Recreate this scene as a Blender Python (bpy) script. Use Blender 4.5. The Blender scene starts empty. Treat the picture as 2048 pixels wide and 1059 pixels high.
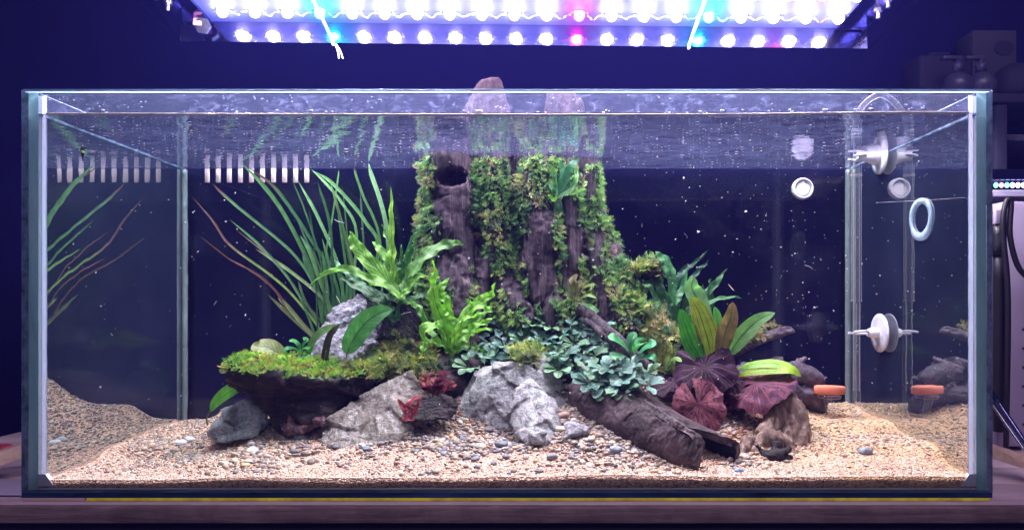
import bpy, bmesh, math, random
import numpy as np
from mathutils import Vector, Matrix
sc = bpy.context.scene
R = np.random.RandomState(7)
# ------------------------------------------------------------------ camera, world, light, exposure
CX, CY, CZ = 0.039, -0.88, 0.24
cam_d = bpy.data.cameras.new("camera"); cam = bpy.data.objects.new("camera", cam_d)
sc.collection.objects.link(cam); sc.camera = cam
cam.location = (CX, CY, CZ); cam.rotation_euler = (math.radians(90), 0, 0)
cam_d.sensor_width = 36; cam_d.lens = 25.04; cam_d.shift_x = -0.0259; cam_d.shift_y = 0.0374
cam_d.clip_start = 0.02; cam_d.clip_end = 60
w = bpy.data.worlds.new("World"); sc.world = w; w.use_nodes = True
w.node_tree.nodes['Background'].inputs[0].default_value = (0.16, 0.14, 0.40, 1)
w.node_tree.nodes['Background'].inputs[1].default_value = 0.13
sc.view_settings.view_transform = 'Standard'; sc.view_settings.look = 'None'
sc.view_settings.exposure = 0.0; sc.view_settings.gamma = 1
LED_STRENGTH = 640.0
ld = bpy.data.lights.new("fill_light", 'AREA'); ld.shape = 'RECTANGLE'; ld.size = 2.4; ld.size_y = 1.2; ld.energy = 38; ld.color = (0.95, 0.80, 1.0)  # added unseen area light, lifts the tabletop and front faces
lo_ = bpy.data.objects.new("fill_light", ld); sc.collection.objects.link(lo_); lo_.location = (0.2, -2.0, 2.3); lo_.rotation_euler = (math.radians(42), 0, 0)
sc.render.engine = 'CYCLES'
c = sc.cycles
c.use_denoising = True; c.max_bounces = 12; c.diffuse_bounces = 4; c.glossy_bounces = 6
c.transparent_max_bounces = 32; c.transmission_bounces = 6; c.caustics_reflective = True
c.sample_clamp_indirect = 4.0; c.sample_clamp_direct = 0.0; c.use_adaptive_sampling = False
try: c.denoising_prefilter = 'ACCURATE'; c.denoiser = 'OPENIMAGEDENOISE'
except Exception: pass

# ------------------------------------------------------------------ helpers
def W(px, py, Y):
    """point in the tank from its photograph pixel and its depth Y"""
    s = (0.88 + Y) / 1424.7
    return np.array([CX + (px - 1077) * s, Y, CZ - (py - 606) * s])
def srgb(r, g, b):
    f = lambda v: ((v/255 + 0.055)/1.055)**2.4 if v/255 > 0.04045 else v/255/12.92
    return (f(r), f(g), f(b), 1)
_perm = np.random.RandomState(3).permutation(256); _perm = np.concatenate([_perm, _perm, _perm])
_grad = np.random.RandomState(4).randn(256, 3); _grad /= np.linalg.norm(_grad, axis=1)[:, None]
def perlin(p):
    p = np.asarray(p, float); i = np.floor(p).astype(int); f = p - i; i = i & 255
    u = f*f*f*(f*(f*6-15)+10); out = 0
    for dx in (0, 1):
        for dy in (0, 1):
            for dz in (0, 1):
                h = _perm[_perm[_perm[(i[:, 0]+dx) & 255] + ((i[:, 1]+dy) & 255)] + ((i[:, 2]+dz) & 255)]
                d = (_grad[h] * (f - [dx, dy, dz])).sum(1)
                wt = (u[:, 0] if dx else 1-u[:, 0])*(u[:, 1] if dy else 1-u[:, 1])*(u[:, 2] if dz else 1-u[:, 2])
                out = out + wt*d
    return out
def fbm(p, octs=4, gain=0.5):
    p = np.asarray(p, float); a = 1; s = 0
    for k in range(octs):
        s = s + a*perlin(p*2**k + 17.3*k); a *= gain
    return s
def ridged(p, octs=4, gain=0.5):
    p = np.asarray(p, float); a = 1; s = 0
    for k in range(octs):
        s = s + a*(1 - 2.2*np.abs(perlin(p*2**k + 9.1*k))); a *= gain
    return s
def chips(p, cell, seed=0):
    """angular chips: every cell of space tilts the surface its own way"""
    p = np.asarray(p, float)/cell; i = np.floor(p).astype(int); best = np.full(len(p), 1e9); out = np.zeros(len(p))
    for dx in (-1, 0, 1):
        for dy in (-1, 0, 1):
            for dz in (-1, 0, 1):
                c_ = i+[dx, dy, dz]; h = _perm[(_perm[(_perm[(c_[:, 0]+seed) & 255]+c_[:, 1]) & 255]+c_[:, 2]) & 255]; f = c_+0.5+_grad[h]*0.45
                v = p-f; d = (v*v).sum(1); m = d < best; best[m] = d[m]; out[m] = ((v*_grad[(h*7+13) & 255]).sum(1)+(h/255.-.5)*.8)[m]
    return out*cell
def mk_mesh(name, verts, faces, mats=(), col=None, uv=None, smooth=True, mat_idx=None):
    me = bpy.data.meshes.new(name); verts = np.asarray(verts, float)
    if isinstance(faces, np.ndarray):
        k = faces.shape[1]; nf = len(faces)
        me.vertices.add(len(verts)); me.vertices.foreach_set("co", verts.ravel())
        me.loops.add(nf*k); me.loops.foreach_set("vertex_index", faces.astype(np.int32).ravel())
        me.polygons.add(nf); me.polygons.foreach_set("loop_start", np.arange(nf, dtype=np.int32)*k)
        me.update(calc_edges=True)
    else:
        me.from_pydata([tuple(v) for v in verts], [], [tuple(f) for f in faces])
    if smooth: me.polygons.foreach_set("use_smooth", np.ones(len(me.polygons), bool))
    if mat_idx is not None: me.polygons.foreach_set("material_index", np.asarray(mat_idx, np.int32))
    if col is not None:
        a = me.color_attributes.new("Col", 'FLOAT_COLOR', 'POINT'); cc = np.ones((len(verts), 4)); cc[:, :3] = np.asarray(col)[..., :3]
        a.data.foreach_set("color", cc.ravel())
    if uv is not None:
        l = me.uv_layers.new(name="UVMap"); vi = np.empty(len(me.loops), np.int32); me.loops.foreach_get("vertex_index", vi)
        l.data.foreach_set("uv", np.asarray(uv, float)[vi].ravel())
    for m in (mats if isinstance(mats, (list, tuple)) else [mats]): me.materials.append(m)
    me.update(); return me
def tag(o, label=None, cat=None, group=None, kind=None):
    if label: o['label'] = label
    if cat: o['category'] = cat
    if group: o['group'] = group
    if kind: o['kind'] = kind
    return o
def thing(name, label, cat, loc=(0, 0, 0), group=None, rot=(0, 0, 0)):
    o = bpy.data.objects.new(name, None); o.empty_display_size = 0.01; sc.collection.objects.link(o)
    o.location = [float(v) for v in loc]; o.rotation_euler = rot
    return tag(o, label, cat, group)
def part(name, verts, faces, mats, parent=None, local=False, **kw):
    """verts in world space; with a parent they are made local to its location"""
    verts = np.asarray(verts, float)
    if parent is None:
        loc = np.array([verts[:, 0].mean(), verts[:, 1].mean(), verts[:, 2].min()])
        me = mk_mesh(name, verts - loc, faces, mats, **kw); o = bpy.data.objects.new(name, me); o.location = loc.tolist()
    else:
        off = np.zeros(3)
        if not local:
            p = parent
            while p is not None: off = off + np.array(p.location); p = p.parent
        me = mk_mesh(name, verts - off, faces, mats, **kw); o = bpy.data.objects.new(name, me); o.parent = parent
    sc.collection.objects.link(o); return o
def box(x0, x1, y0, y1, z0, z1):
    v = [(x, y, z) for z in (z0, z1) for y in (y0, y1) for x in (x0, x1)]
    f = [(0, 2, 3, 1), (4, 5, 7, 6), (0, 1, 5, 4), (2, 6, 7, 3), (0, 4, 6, 2), (1, 3, 7, 5)]   # bottom top front back left right
    return np.array(v, float), f
def join(*gs):
    V, F, n = [], [], 0
    for v, f in gs:
        V.append(np.asarray(v, float)); F += [tuple(int(i)+n for i in q) for q in f]; n += len(v)
    return np.concatenate(V), F
def bevel_box(x0, x1, y0, y1, z0, z1, b=0.002, seg=2):
    bm = bmesh.new(); v, f = box(x0, x1, y0, y1, z0, z1); vs = [bm.verts.new(p) for p in v]
    for q in f: bm.faces.new([vs[i] for i in q])
    bmesh.ops.bevel(bm, geom=bm.edges[:], offset=b, segments=seg, affect='EDGES', profile=0.5)
    bm.verts.index_update(); V = np.array([x.co[:] for x in bm.verts]); F = [tuple(x.index for x in q.verts) for q in bm.faces]; bm.free(); return V, F
def catmull(P, n):
    P = np.asarray(P, float)
    if len(P) == 2: t = np.linspace(0, 1, n)[:, None]; return P[0]*(1-t)+P[1]*t
    Q = np.concatenate([[2*P[0]-P[1]], P, [2*P[-1]-P[-2]]]); m = len(P)-1; out = []
    for t in np.linspace(0, m-1e-9, n):
        i = int(t); f = t-i; a, b, c_, d = Q[i:i+4]
        out.append(0.5*((2*b)+(-a+c_)*f+(2*a-5*b+4*c_-d)*f*f+(-a+3*b-3*c_+d)*f**3))
    return np.array(out)
def tube(P, rad, n=24, seg=10, caps=True, flat=None):
    P = catmull(P, n); rad = np.interp(np.linspace(0, 1, n), np.linspace(0, 1, len(np.atleast_1d(rad))), np.atleast_1d(rad))
    T = np.gradient(P, axis=0); T /= np.linalg.norm(T, axis=1)[:, None]+1e-12
    ref = np.array([0, 0, 1.]) if abs(T[0][2]) < 0.9 else np.array([0, 1., 0]); V = []
    nrm = np.cross(T[0], ref); nrm /= np.linalg.norm(nrm)
    for i in range(n):
        nrm = nrm - T[i]*nrm.dot(T[i]); nrm /= np.linalg.norm(nrm)+1e-12; bn = np.cross(T[i], nrm)
        for k in range(seg):
            a = 2*math.pi*k/seg; V.append(P[i]+rad[i]*(math.cos(a)*nrm+math.sin(a)*bn))
    F = [(i*seg+k, i*seg+(k+1) % seg, (i+1)*seg+(k+1) % seg, (i+1)*seg+k) for i in range(n-1) for k in range(seg)]
    if caps: F += [tuple(range(seg-1, -1, -1)), tuple((n-1)*seg+k for k in range(seg))]
    return np.array(V), F
def lathe(prof, c0, axis=(0, 0, 1), seg=24):
    """prof: (distance along axis, radius)"""
    ax = np.array(axis, float); ax /= np.linalg.norm(ax); u = np.cross(ax, [0.3, 0.9, 0.1]); u /= np.linalg.norm(u); v = np.cross(ax, u)
    V = [np.array(c0)+ax*h+r*(math.cos(2*math.pi*k/seg)*u+math.sin(2*math.pi*k/seg)*v) for h, r in prof for k in range(seg)]
    F = [(i*seg+k, i*seg+(k+1) % seg, (i+1)*seg+(k+1) % seg, (i+1)*seg+k) for i in range(len(prof)-1) for k in range(seg)]
    F += [tuple(range(seg-1, -1, -1)), tuple((len(prof)-1)*seg+k for k in range(seg))]
    return np.array(V), F
def hull(pts):
    bm = bmesh.new(); [bm.verts.new(p) for p in pts]; bmesh.ops.convex_hull(bm, input=bm.verts[:])
    for v in [v for v in bm.verts if not v.link_faces]: bm.verts.remove(v)
    bm.verts.index_update(); V = np.array([x.co[:] for x in bm.verts]); F = [tuple(x.index for x in q.verts) for q in bm.faces]; bm.free(); return V, F
def remesh(geo, voxel, smooth_it=0):
    V, F = geo; me = mk_mesh("tmp", V, F); o = bpy.data.objects.new("tmp", me); sc.collection.objects.link(o)
    m = o.modifiers.new("r", 'REMESH'); m.mode = 'VOXEL'; m.voxel_size = voxel
    if smooth_it: s = o.modifiers.new("s", 'SMOOTH'); s.factor = 0.5; s.iterations = smooth_it
    bpy.context.view_layer.update(); dg = bpy.context.evaluated_depsgraph_get(); ev = o.evaluated_get(dg); m2 = ev.to_mesh()
    n = len(m2.vertices); co = np.empty(n*3); m2.vertices.foreach_get("co", co); no = np.empty(n*3); m2.vertices.foreach_get("normal", no)
    li = np.empty(len(m2.loops), np.int32); m2.loops.foreach_get("vertex_index", li); tot = np.empty(len(m2.polygons), np.int32); m2.polygons.foreach_get("loop_total", tot)
    Fq = li.reshape(-1, 4) if (tot == 4).all() else None
    if Fq is None: Fq = [tuple(p.vertices) for p in m2.polygons]
    ev.to_mesh_clear(); bpy.data.objects.remove(o); bpy.data.meshes.remove(me)
    return co.reshape(-1, 3), no.reshape(-1, 3), Fq

# ------------------------------------------------------------------ materials
class NT:
    def __init__(s, name):
        s.m = bpy.data.materials.new(name); s.m.use_nodes = True; s.t = s.m.node_tree; s.t.nodes.clear()
        s.out = s.n('ShaderNodeOutputMaterial')
    def n(s, t, **kw):
        nd = s.t.nodes.new(t)
        for k, v in kw.items():
            if k.startswith('i_'): nd.inputs[int(k[2:])].default_value = v
            else: setattr(nd, k, v)
        return nd
    def l(s, a, b): s.t.links.new(a, b)
    def coord(s, scale=(1, 1, 1), kind='Object'):
        tc = s.n('ShaderNodeTexCoord'); mp = s.n('ShaderNodeMapping'); mp.inputs['Scale'].default_value = scale; s.l(tc.outputs[kind], mp.inputs[0]); return mp.outputs[0]
    def noise(s, vec, scale, detail=4, rough=0.55, dist=0):
        nd = s.n('ShaderNodeTexNoise'); nd.inputs['Scale'].default_value = scale; nd.inputs['Detail'].default_value = detail
        nd.inputs['Roughness'].default_value = rough; nd.inputs['Distortion'].default_value = dist; s.l(vec, nd.inputs['Vector']); return nd.outputs[0]
    def ramp(s, fac, stops, interp='LINEAR'):
        r = s.n('ShaderNodeValToRGB'); r.color_ramp.interpolation = interp; e = r.color_ramp.elements
        while len(e) < len(stops): e.new(0.5)
        for q, (p, c_) in zip(e, stops): q.position = p; q.color = c_ if len(c_) == 4 else (*c_, 1)
        s.l(fac, r.inputs[0]); return r.outputs[0]
    def mix(s, fac, a, b, mode='MIX'):
        m = s.n('ShaderNodeMix', data_type='RGBA', blend_type=mode)
        for x, i in ((fac, 0), (a, 6), (b, 7)):
            if hasattr(x, 'is_output'): s.l(x, m.inputs[i])
            else: m.inputs[i].default_value = x if i == 0 or len(x) == 4 else (*x, 1)
        return m.outputs[2]
    def math(s, op, a, b=None, c_=None, clamp=False):
        m = s.n('ShaderNodeMath', operation=op, use_clamp=clamp)
        for i, x in enumerate((a, b, c_)):
            if x is None: continue
            if hasattr(x, 'is_output'): s.l(x, m.inputs[i])
            else: m.inputs[i].default_value = x
        return m.outputs[0]
    def bump(s, h, strength=0.5, dist=0.002):
        b = s.n('ShaderNodeBump'); b.inputs['Strength'].default_value = strength; b.inputs['Distance'].default_value = dist; s.l(h, b.inputs['Height']); return b.outputs[0]
    def bsdf(s, col, rough=0.6, nrm=None, spec=0.4, metal=0, **kw):
        b = s.n('ShaderNodeBsdfPrincipled')
        if hasattr(col, 'is_output'): s.l(col, b.inputs['Base Color'])
        else: b.inputs['Base Color'].default_value = col if len(col) == 4 else (*col, 1)
        if hasattr(rough, 'is_output'): s.l(rough, b.inputs['Roughness'])
        else: b.inputs['Roughness'].default_value = rough
        b.inputs['Specular IOR Level'].default_value = spec; b.inputs['Metallic'].default_value = metal
        for k, v in kw.items(): b.inputs[k.replace('_', ' ')].default_value = v
        if nrm is not None: s.l(nrm, b.inputs['Normal'])
        return b.outputs[0]
    def mixs(s, fac, a, b):
        m = s.n('ShaderNodeMixShader')
        if hasattr(fac, 'is_output'): s.l(fac, m.inputs[0])
        else: m.inputs[0].default_value = fac
        s.l(a, m.inputs[1]); s.l(b, m.inputs[2]); return m.outputs[0]
    def done(s, sh): s.l(sh, s.out.inputs[0]); return s.m
def simple(name, col, rough=0.6, bump=None, var=0.25, scale=30, spec=0.5, metal=0):
    t = NT(name); v = t.coord(); n1 = t.noise(v, scale, 5)
    c0 = tuple(x*(1-var) for x in col[:3]); c1 = tuple(min(1, x*(1+var)) for x in col[:3])
    cl = t.ramp(n1, [(0.3, c0), (0.7, c1)]); nr = t.bump(n1, bump, 0.002) if bump else None
    return t.done(t.bsdf(cl, rough, nr, spec, metal))
def facing_cos(t):
    g = t.n('ShaderNodeNewGeometry'); d = t.n('ShaderNodeVectorMath', operation='DOT_PRODUCT')
    t.l(g.outputs['True Normal'], d.inputs[0]); t.l(g.outputs['Incoming'], d.inputs[1]); return t.math('ABSOLUTE', d.outputs['Value'])
def m_clear_glass():
    t = NT('clear_glass'); lw = t.n('ShaderNodeFresnel'); lw.inputs[0].default_value = 1.45
    tr = t.n('ShaderNodeBsdfTransparent'); tr.inputs[0].default_value = (0.985, 0.995, 0.995, 1); gl = t.n('ShaderNodeBsdfGlossy'); gl.inputs['Roughness'].default_value = 0.02
    a = t.mixs(lw.outputs[0], tr.outputs[0], gl.outputs[0])
    v = t.coord(); nn = t.noise(v, 7, 6, 0.7, 1.0); film = t.math('MULTIPLY', t.math('SUBTRACT', nn, 0.45, clamp=True), 0.04)
    df = t.n('ShaderNodeBsdfDiffuse'); df.inputs[0].default_value = (0.6, 0.65, 0.9, 1)
    return t.done(t.mixs(film, a, df.outputs[0]))
def m_inner_mirror():
    """water against a glass wall: beyond the critical angle the wall is a mirror, near the normal it is clear"""
    t = NT('water_backed_glass'); cs = facing_cos(t); mr = t.n('ShaderNodeMapRange'); mr.interpolation_type = 'SMOOTHSTEP'
    t.l(cs, mr.inputs[0]); mr.inputs[1].default_value = 0.75; mr.inputs[2].default_value = 0.62; mr.inputs[3].default_value = 0.04; mr.inputs[4].default_value = 1
    tr = t.n('ShaderNodeBsdfTransparent'); gl = t.n('ShaderNodeBsdfGlossy'); gl.inputs[0].default_value = (0.63, 0.66, 0.62, 1); gl.inputs['Roughness'].default_value = 0.012
    v = t.coord(); wob = t.bump(t.noise(v, 14, 2), 0.12, 0.002); t.l(wob, gl.inputs['Normal'])
    a = t.mixs(mr.outputs[0], tr.outputs[0], gl.outputs[0]); n1 = t.noise(v, 5, 5, 0.7, 0.6)
    df = t.n('ShaderNodeBsdfDiffuse'); df.inputs[0].default_value = (0.25, 0.32, 0.70, 1)
    return t.done(t.mixs(t.math('MULTIPLY', n1, 0.07), a, df.outputs[0]))
def m_water():
    t = NT('water_surface'); cs = facing_cos(t); mr = t.n('ShaderNodeMapRange'); mr.interpolation_type = 'SMOOTHSTEP'
    t.l(cs, mr.inputs[0]); mr.inputs[1].default_value = 0.74; mr.inputs[2].default_value = 0.6; mr.inputs[3].default_value = 0.03; mr.inputs[4].default_value = 1
    tr = t.n('ShaderNodeBsdfTransparent'); gl = t.n('ShaderNodeBsdfGlossy'); gl.inputs[0].default_value = (0.62, 0.62, 0.74, 1); gl.inputs['Roughness'].default_value = 0.03
    v = t.coord((1.0, 1.4, 1)); rip = t.noise(v, 28, 3, 0.5, 0.4); r2 = t.noise(v, 130, 2)
    h = t.math('ADD', rip, t.math('MULTIPLY', r2, 0.10)); t.l(t.bump(h, 0.16, 0.004), gl.inputs['Normal'])
    a = t.mixs(mr.outputs[0], tr.outputs[0], gl.outputs[0])
    tl = t.n('ShaderNodeBsdfTranslucent'); tl.inputs[0].default_value = (0.34, 0.38, 0.80, 1)
    n2 = t.noise(t.coord((1, 2.4, 1)), 30, 8, 0.75, 1.2); f = t.math('MULTIPLY', t.ramp(n2, [(0.34, (0.05,)*3), (0.7, (1,)*3)]), 0.044)
    return t.done(t.mixs(f, a, tl.outputs[0]))
def m_edge(name, col, streak=(1, 1, 0.15), rough=0.25, dark=0.35):
    t = NT(name); v = t.coord(streak); n1 = t.noise(v, 60, 5, 0.6, 0.5); n2 = t.noise(t.coord(), 260, 3)
    cl = t.ramp(n1, [(0.3, tuple(x*dark for x in col)), (0.55, col), (0.78, tuple(min(1, x*1.5+0.05) for x in col))])
    b = t.bsdf(cl, rough, t.bump(t.math('ADD', n1, n2), 0.5, 0.002), 0.7); tl = t.n('ShaderNodeBsdfTranslucent'); t.l(cl, tl.inputs[0])
    return t.done(t.mixs(0.5, b, tl.outputs[0]))
def m_trans(name, col, tr=0.6):
    t = NT(name); v = t.coord(); n1 = t.noise(v, 30, 4); cl = t.mix(n1, tuple(x*.8 for x in col), col); b = t.bsdf(cl, 0.4, t.bump(n1, 0.3, 0.001)); tl = t.n('ShaderNodeBsdfTranslucent'); t.l(cl, tl.inputs[0])
    return t.done(t.mixs(tr, b, tl.outputs[0]))
def m_frost():
    t = NT('frosted_film'); v = t.coord(); n1 = t.noise(v, 60, 4); df = t.bsdf((0.45, 0.58, 0.80), 0.4); return t.done(t.mixs(t.ramp(n1, [(0.3, (.4,)*3), (0.7, (.8,)*3)]), t.n('ShaderNodeBsdfTransparent').outputs[0], df))
def m_stain_glow():
    t = NT('stains_and_blue_glow'); v = t.coord((1, 1, 1.7)); n1 = t.noise(v, 70, 8, 0.8, 0.7); n2 = t.noise(v, 7, 3)
    f = t.math('MULTIPLY', t.ramp(n1, [(0.5, (0, 0, 0)), (0.62, (0.55,)*3), (0.72, (1,)*3)]), t.ramp(n2, [(0.35, (0.08,)*3), (0.62, (1,)*3)]))
    vo = t.n('ShaderNodeTexVoronoi'); vo.inputs['Scale'].default_value = 150; t.l(v, vo.inputs['Vector'])
    dots = t.math('MULTIPLY', t.math('LESS_THAN', vo.outputs['Distance'], 0.2), t.math('GREATER_THAN', t.noise(v, 60, 2), 0.55))
    f = t.math('ADD', t.math('MULTIPLY', f, 0.30), t.math('MULTIPLY', dots, 0.3), clamp=True)
    f = t.math('ADD', t.math('MULTIPLY', f, 0.85), 0.045)  # even blue veil over the stains imitates a violet glow
    b = t.bsdf((0.50, 0.54, 1.0), 0.4, t.bump(n1, 1.0, 0.002)); b2 = t.n('ShaderNodeBsdfTranslucent'); b2.inputs[0].default_value = (0.5, 0.55, 1, 1)
    return t.done(t.mixs(f, t.n('ShaderNodeBsdfTransparent').outputs[0], t.mixs(0.5, b, b2.outputs[0])))
def m_rock(name, dark, mid, light, vein=(0.75, 0.74, 0.8), sc_=1.0, grain=(1, 1, 1)):
    t = NT(name); v = t.coord(tuple(g*sc_ for g in grain)); n1 = t.noise(v, 16, 8, 0.65, 0.6); n2 = t.noise(v, 110, 8, 0.75, 0.4); n3 = t.noise(v, 9, 6, 0.6, 2.5)
    cl = t.ramp(n1, [(0.3, dark), (0.5, mid), (0.68, light)])
    vm = t.math('MULTIPLY', t.ramp(t.math('ABSOLUTE', t.math('SUBTRACT', n3, 0.5)), [(0.0, (1,)*3), (0.035, (0,)*3)]), t.ramp(n2, [(0.4, (0,)*3), (0.6, (1,)*3)]))
    cl = t.mix(t.math('MULTIPLY', vm, 0.7), cl, vein); cl = t.mix(0.75, cl, t.ramp(n2, [(0.38, (0.25,)*3), (0.5, (.9,)*3), (0.62, (1.35,)*3)]), 'MULTIPLY')
    h = t.math('ADD', t.math('MULTIPLY', n1, 0.6), n2); return t.done(t.bsdf(cl, 0.75, t.bump(h, 1.0, 0.007), 0.35))
def m_wood(name, dark, mid, light, grain=(6, 6, 0.6), rough=0.7, bump=0.9, spec=0.28):
    t = NT(name); v = t.coord(grain); n1 = t.noise(v, 14, 7, 0.65, 0.9); n2 = t.noise(t.coord(), 18, 6, 0.7); n3 = t.noise(t.coord(), 120, 4)
    f = t.math('ADD', t.math('MULTIPLY', n1, 0.6), t.math('MULTIPLY', n2, 0.4)); cl = t.ramp(f, [(0.34, dark), (0.5, mid), (0.66, light)])
    h = t.math('ADD', n1, t.math('MULTIPLY', n3, 0.3)); return t.done(t.bsdf(cl, rough, t.bump(h, bump, 0.004), spec))
def m_leaf(name, kind='fern', transl=0.35, rough=0.38, veincol=0.55):
    t = NT(name); at = t.n('ShaderNodeAttribute', attribute_name='Col'); uv = t.n('ShaderNodeUVMap'); sp = t.n('ShaderNodeSeparateXYZ'); t.l(uv.outputs[0], sp.inputs[0])
    u, vv = sp.outputs[0], sp.outputs[1]; au = t.math('ABSOLUTE', t.math('SUBTRACT', u, 0.5)); o = t.coord(); nz = t.noise(o, 90, 4); nb = t.noise(o, 260, 2)
    col = t.mix(0.55, at.outputs['Color'], t.ramp(nz, [(0.3, (0.45,)*3), (0.7, (1.3,)*3)]), 'MULTIPLY')
    if kind == 'sword':
        s = t.math('ABSOLUTE', t.math('SUBTRACT', t.math('FRACT', t.math('MULTIPLY', au, 5.2)), 0.0)); dk = t.math('LESS_THAN', s, 0.13)
        cross = t.math('LESS_THAN', t.math('FRACT', t.math('ADD', t.math('MULTIPLY', vv, 16), t.math('MULTIPLY', au, 3))), 0.09)
        vein = t.math('MAXIMUM', dk, t.math('MULTIPLY', cross, 0.25)); col = t.mix(t.math('MULTIPLY', vein, 0.7), col, (0.012, 0.025, 0.012))
        nr = t.bump(vein, 0.5, 0.0015)
    elif kind == 'grass':
        s = t.math('FRACT', t.math('MULTIPLY', u, 4)); vein = t.math('LESS_THAN', s, 0.18); col = t.mix(t.math('MULTIPLY', vein, 0.35), col, (0.02, 0.05, 0.02)); nr = t.bump(vein, 0.3, 0.001)
    elif kind == 'lotus':
        rib = t.math('LESS_THAN', t.math('FRACT', t.math('MULTIPLY', u, 17)), t.math('MULTIPLY', t.math('SUBTRACT', 1.15, vv), 0.16))
        mpp = t.n('ShaderNodeMapping'); mpp.inputs['Scale'].default_value = (34, 4.5, 1); t.l(uv.outputs[0], mpp.inputs[0]); blot = t.ramp(t.noise(mpp.outputs[0], 1.0, 4, 0.6, 0.8), [(0.50, (0,)*3), (0.57, (1,)*3)]); col = t.mix(t.math('MULTIPLY', blot, 0.75), col, (0.035, 0.008, 0.05))
        col = t.mix(t.math('MULTIPLY', t.math('MULTIPLY', rib, t.noise(mpp.outputs[0], .8, 2)), 0.45), col, (0.55, 0.28, 0.36)); nr = t.bump(t.math('ADD', t.math('MULTIPLY', t.noise(mpp.outputs[0], 1.7, 3), 0.5), t.math('MULTIPLY', nz, 2.0)), 0.4, 0.002)
    else:
        mid = t.math('LESS_THAN', au, 0.045); side = t.math('SINE', t.math('ADD', t.math('MULTIPLY', vv, 75), t.math('MULTIPLY', au, -30)))
        bl = t.ramp(t.noise(o, 70, 3), [(0.4, (0,)*3), (0.6, (1,)*3)]); k = 0.35 if kind == 'fern' else 0.2
        col = t.mix(t.math('MULTIPLY', mid, veincol), col, (0.03, 0.07, 0.03)); col = t.mix(t.math('MULTIPLY', t.math('GREATER_THAN', side, 0.82), k*0.25), col, (0.02, 0.05, 0.02))
        nr = t.bump(t.math('ADD', t.math('ADD', t.math('MULTIPLY', side, 0.15), t.math('MULTIPLY', mid, -1.0)), t.math('MULTIPLY', bl, 0.8 if kind == 'fern' else 0.2)), 0.5, 0.002)
    b = t.bsdf(col, rough, nr, 0.18 if kind == 'lotus' else 0.45); tl = t.n('ShaderNodeBsdfTranslucent'); t.l(t.mix(1.0, col, (1.0, 1.25, 0.6), 'MULTIPLY'), tl.inputs[0])
    return t.done(t.mixs(transl, b, tl.outputs[0]))
def m_attr(name, rough=0.6, transl=0.0, nscale=200, bump=0.4, spec=0.4):
    t = NT(name); at = t.n('ShaderNodeAttribute', attribute_name='Col'); o = t.coord(); nz = t.noise(o, nscale, 4)
    col = t.mix(0.5, at.outputs['Color'], t.ramp(nz, [(0.3, (0.55,)*3), (0.7, (1.3,)*3)]), 'MULTIPLY'); b = t.bsdf(col, rough, t.bump(nz, bump, 0.001), spec)
    if transl: tl = t.n('ShaderNodeBsdfTranslucent'); t.l(col, tl.inputs[0]); b = t.mixs(transl, b, tl.outputs[0])
    return t.done(b)
def m_sand():
    t = NT('sand'); at = t.n('ShaderNodeAttribute', attribute_name='Col'); o = t.coord(); vo = t.n('ShaderNodeTexVoronoi'); vo.inputs['Scale'].default_value = 420; t.l(o, vo.inputs['Vector'])
    sp = t.n('ShaderNodeSeparateColor'); t.l(vo.outputs['Color'], sp.inputs[0]); n1 = t.noise(o, 45, 6, 0.7); n2 = t.noise(o, 300, 4)
    g = t.ramp(sp.outputs[0], [(0.0, (0.35, 0.27, 0.22)), (0.25, (0.8, 0.72, 0.66)), (0.6, (1.05, 0.98, 0.95)), (1.0, (1.35, 1.3, 1.3))])
    col = t.mix(0.85, at.outputs['Color'], g, 'MULTIPLY'); col = t.mix(0.4, col, t.ramp(n1, [(0.3, (0.6,)*3), (0.7, (1.15,)*3)]), 'MULTIPLY')
    return t.done(t.bsdf(col, 0.9, t.bump(t.math('ADD', t.math('MULTIPLY', vo.outputs['Distance'], -1.5), n2), 0.9, 0.002), 0.2))
def m_tube():
    t = NT('lab_glass'); lw = t.n('ShaderNodeLayerWeight'); lw.inputs[0].default_value = 0.36; f = t.math('POWER', lw.outputs['Facing'], 3.4); f = t.math('ADD', t.math('MULTIPLY', f, 1.0), 0.022)  # white rim by view angle stands in for glints along tube edges
    gl = t.n('ShaderNodeBsdfGlossy'); gl.inputs[0].default_value = (0.9, 0.9, 1, 1); gl.inputs['Roughness'].default_value = 0.08; df = t.n('ShaderNodeBsdfDiffuse'); df.inputs[0].default_value = (0.9, 0.9, 1, 1)
    return t.done(t.mixs(f, t.n('ShaderNodeBsdfTransparent').outputs[0], t.mixs(0.85, gl.outputs[0], df.outputs[0])))
def m_emit(name, col, s):
    t = NT(name); e = t.n('ShaderNodeEmission'); e.inputs[0].default_value = (*col, 1); e.inputs[1].default_value = s; return t.done(e.outputs[0])

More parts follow.
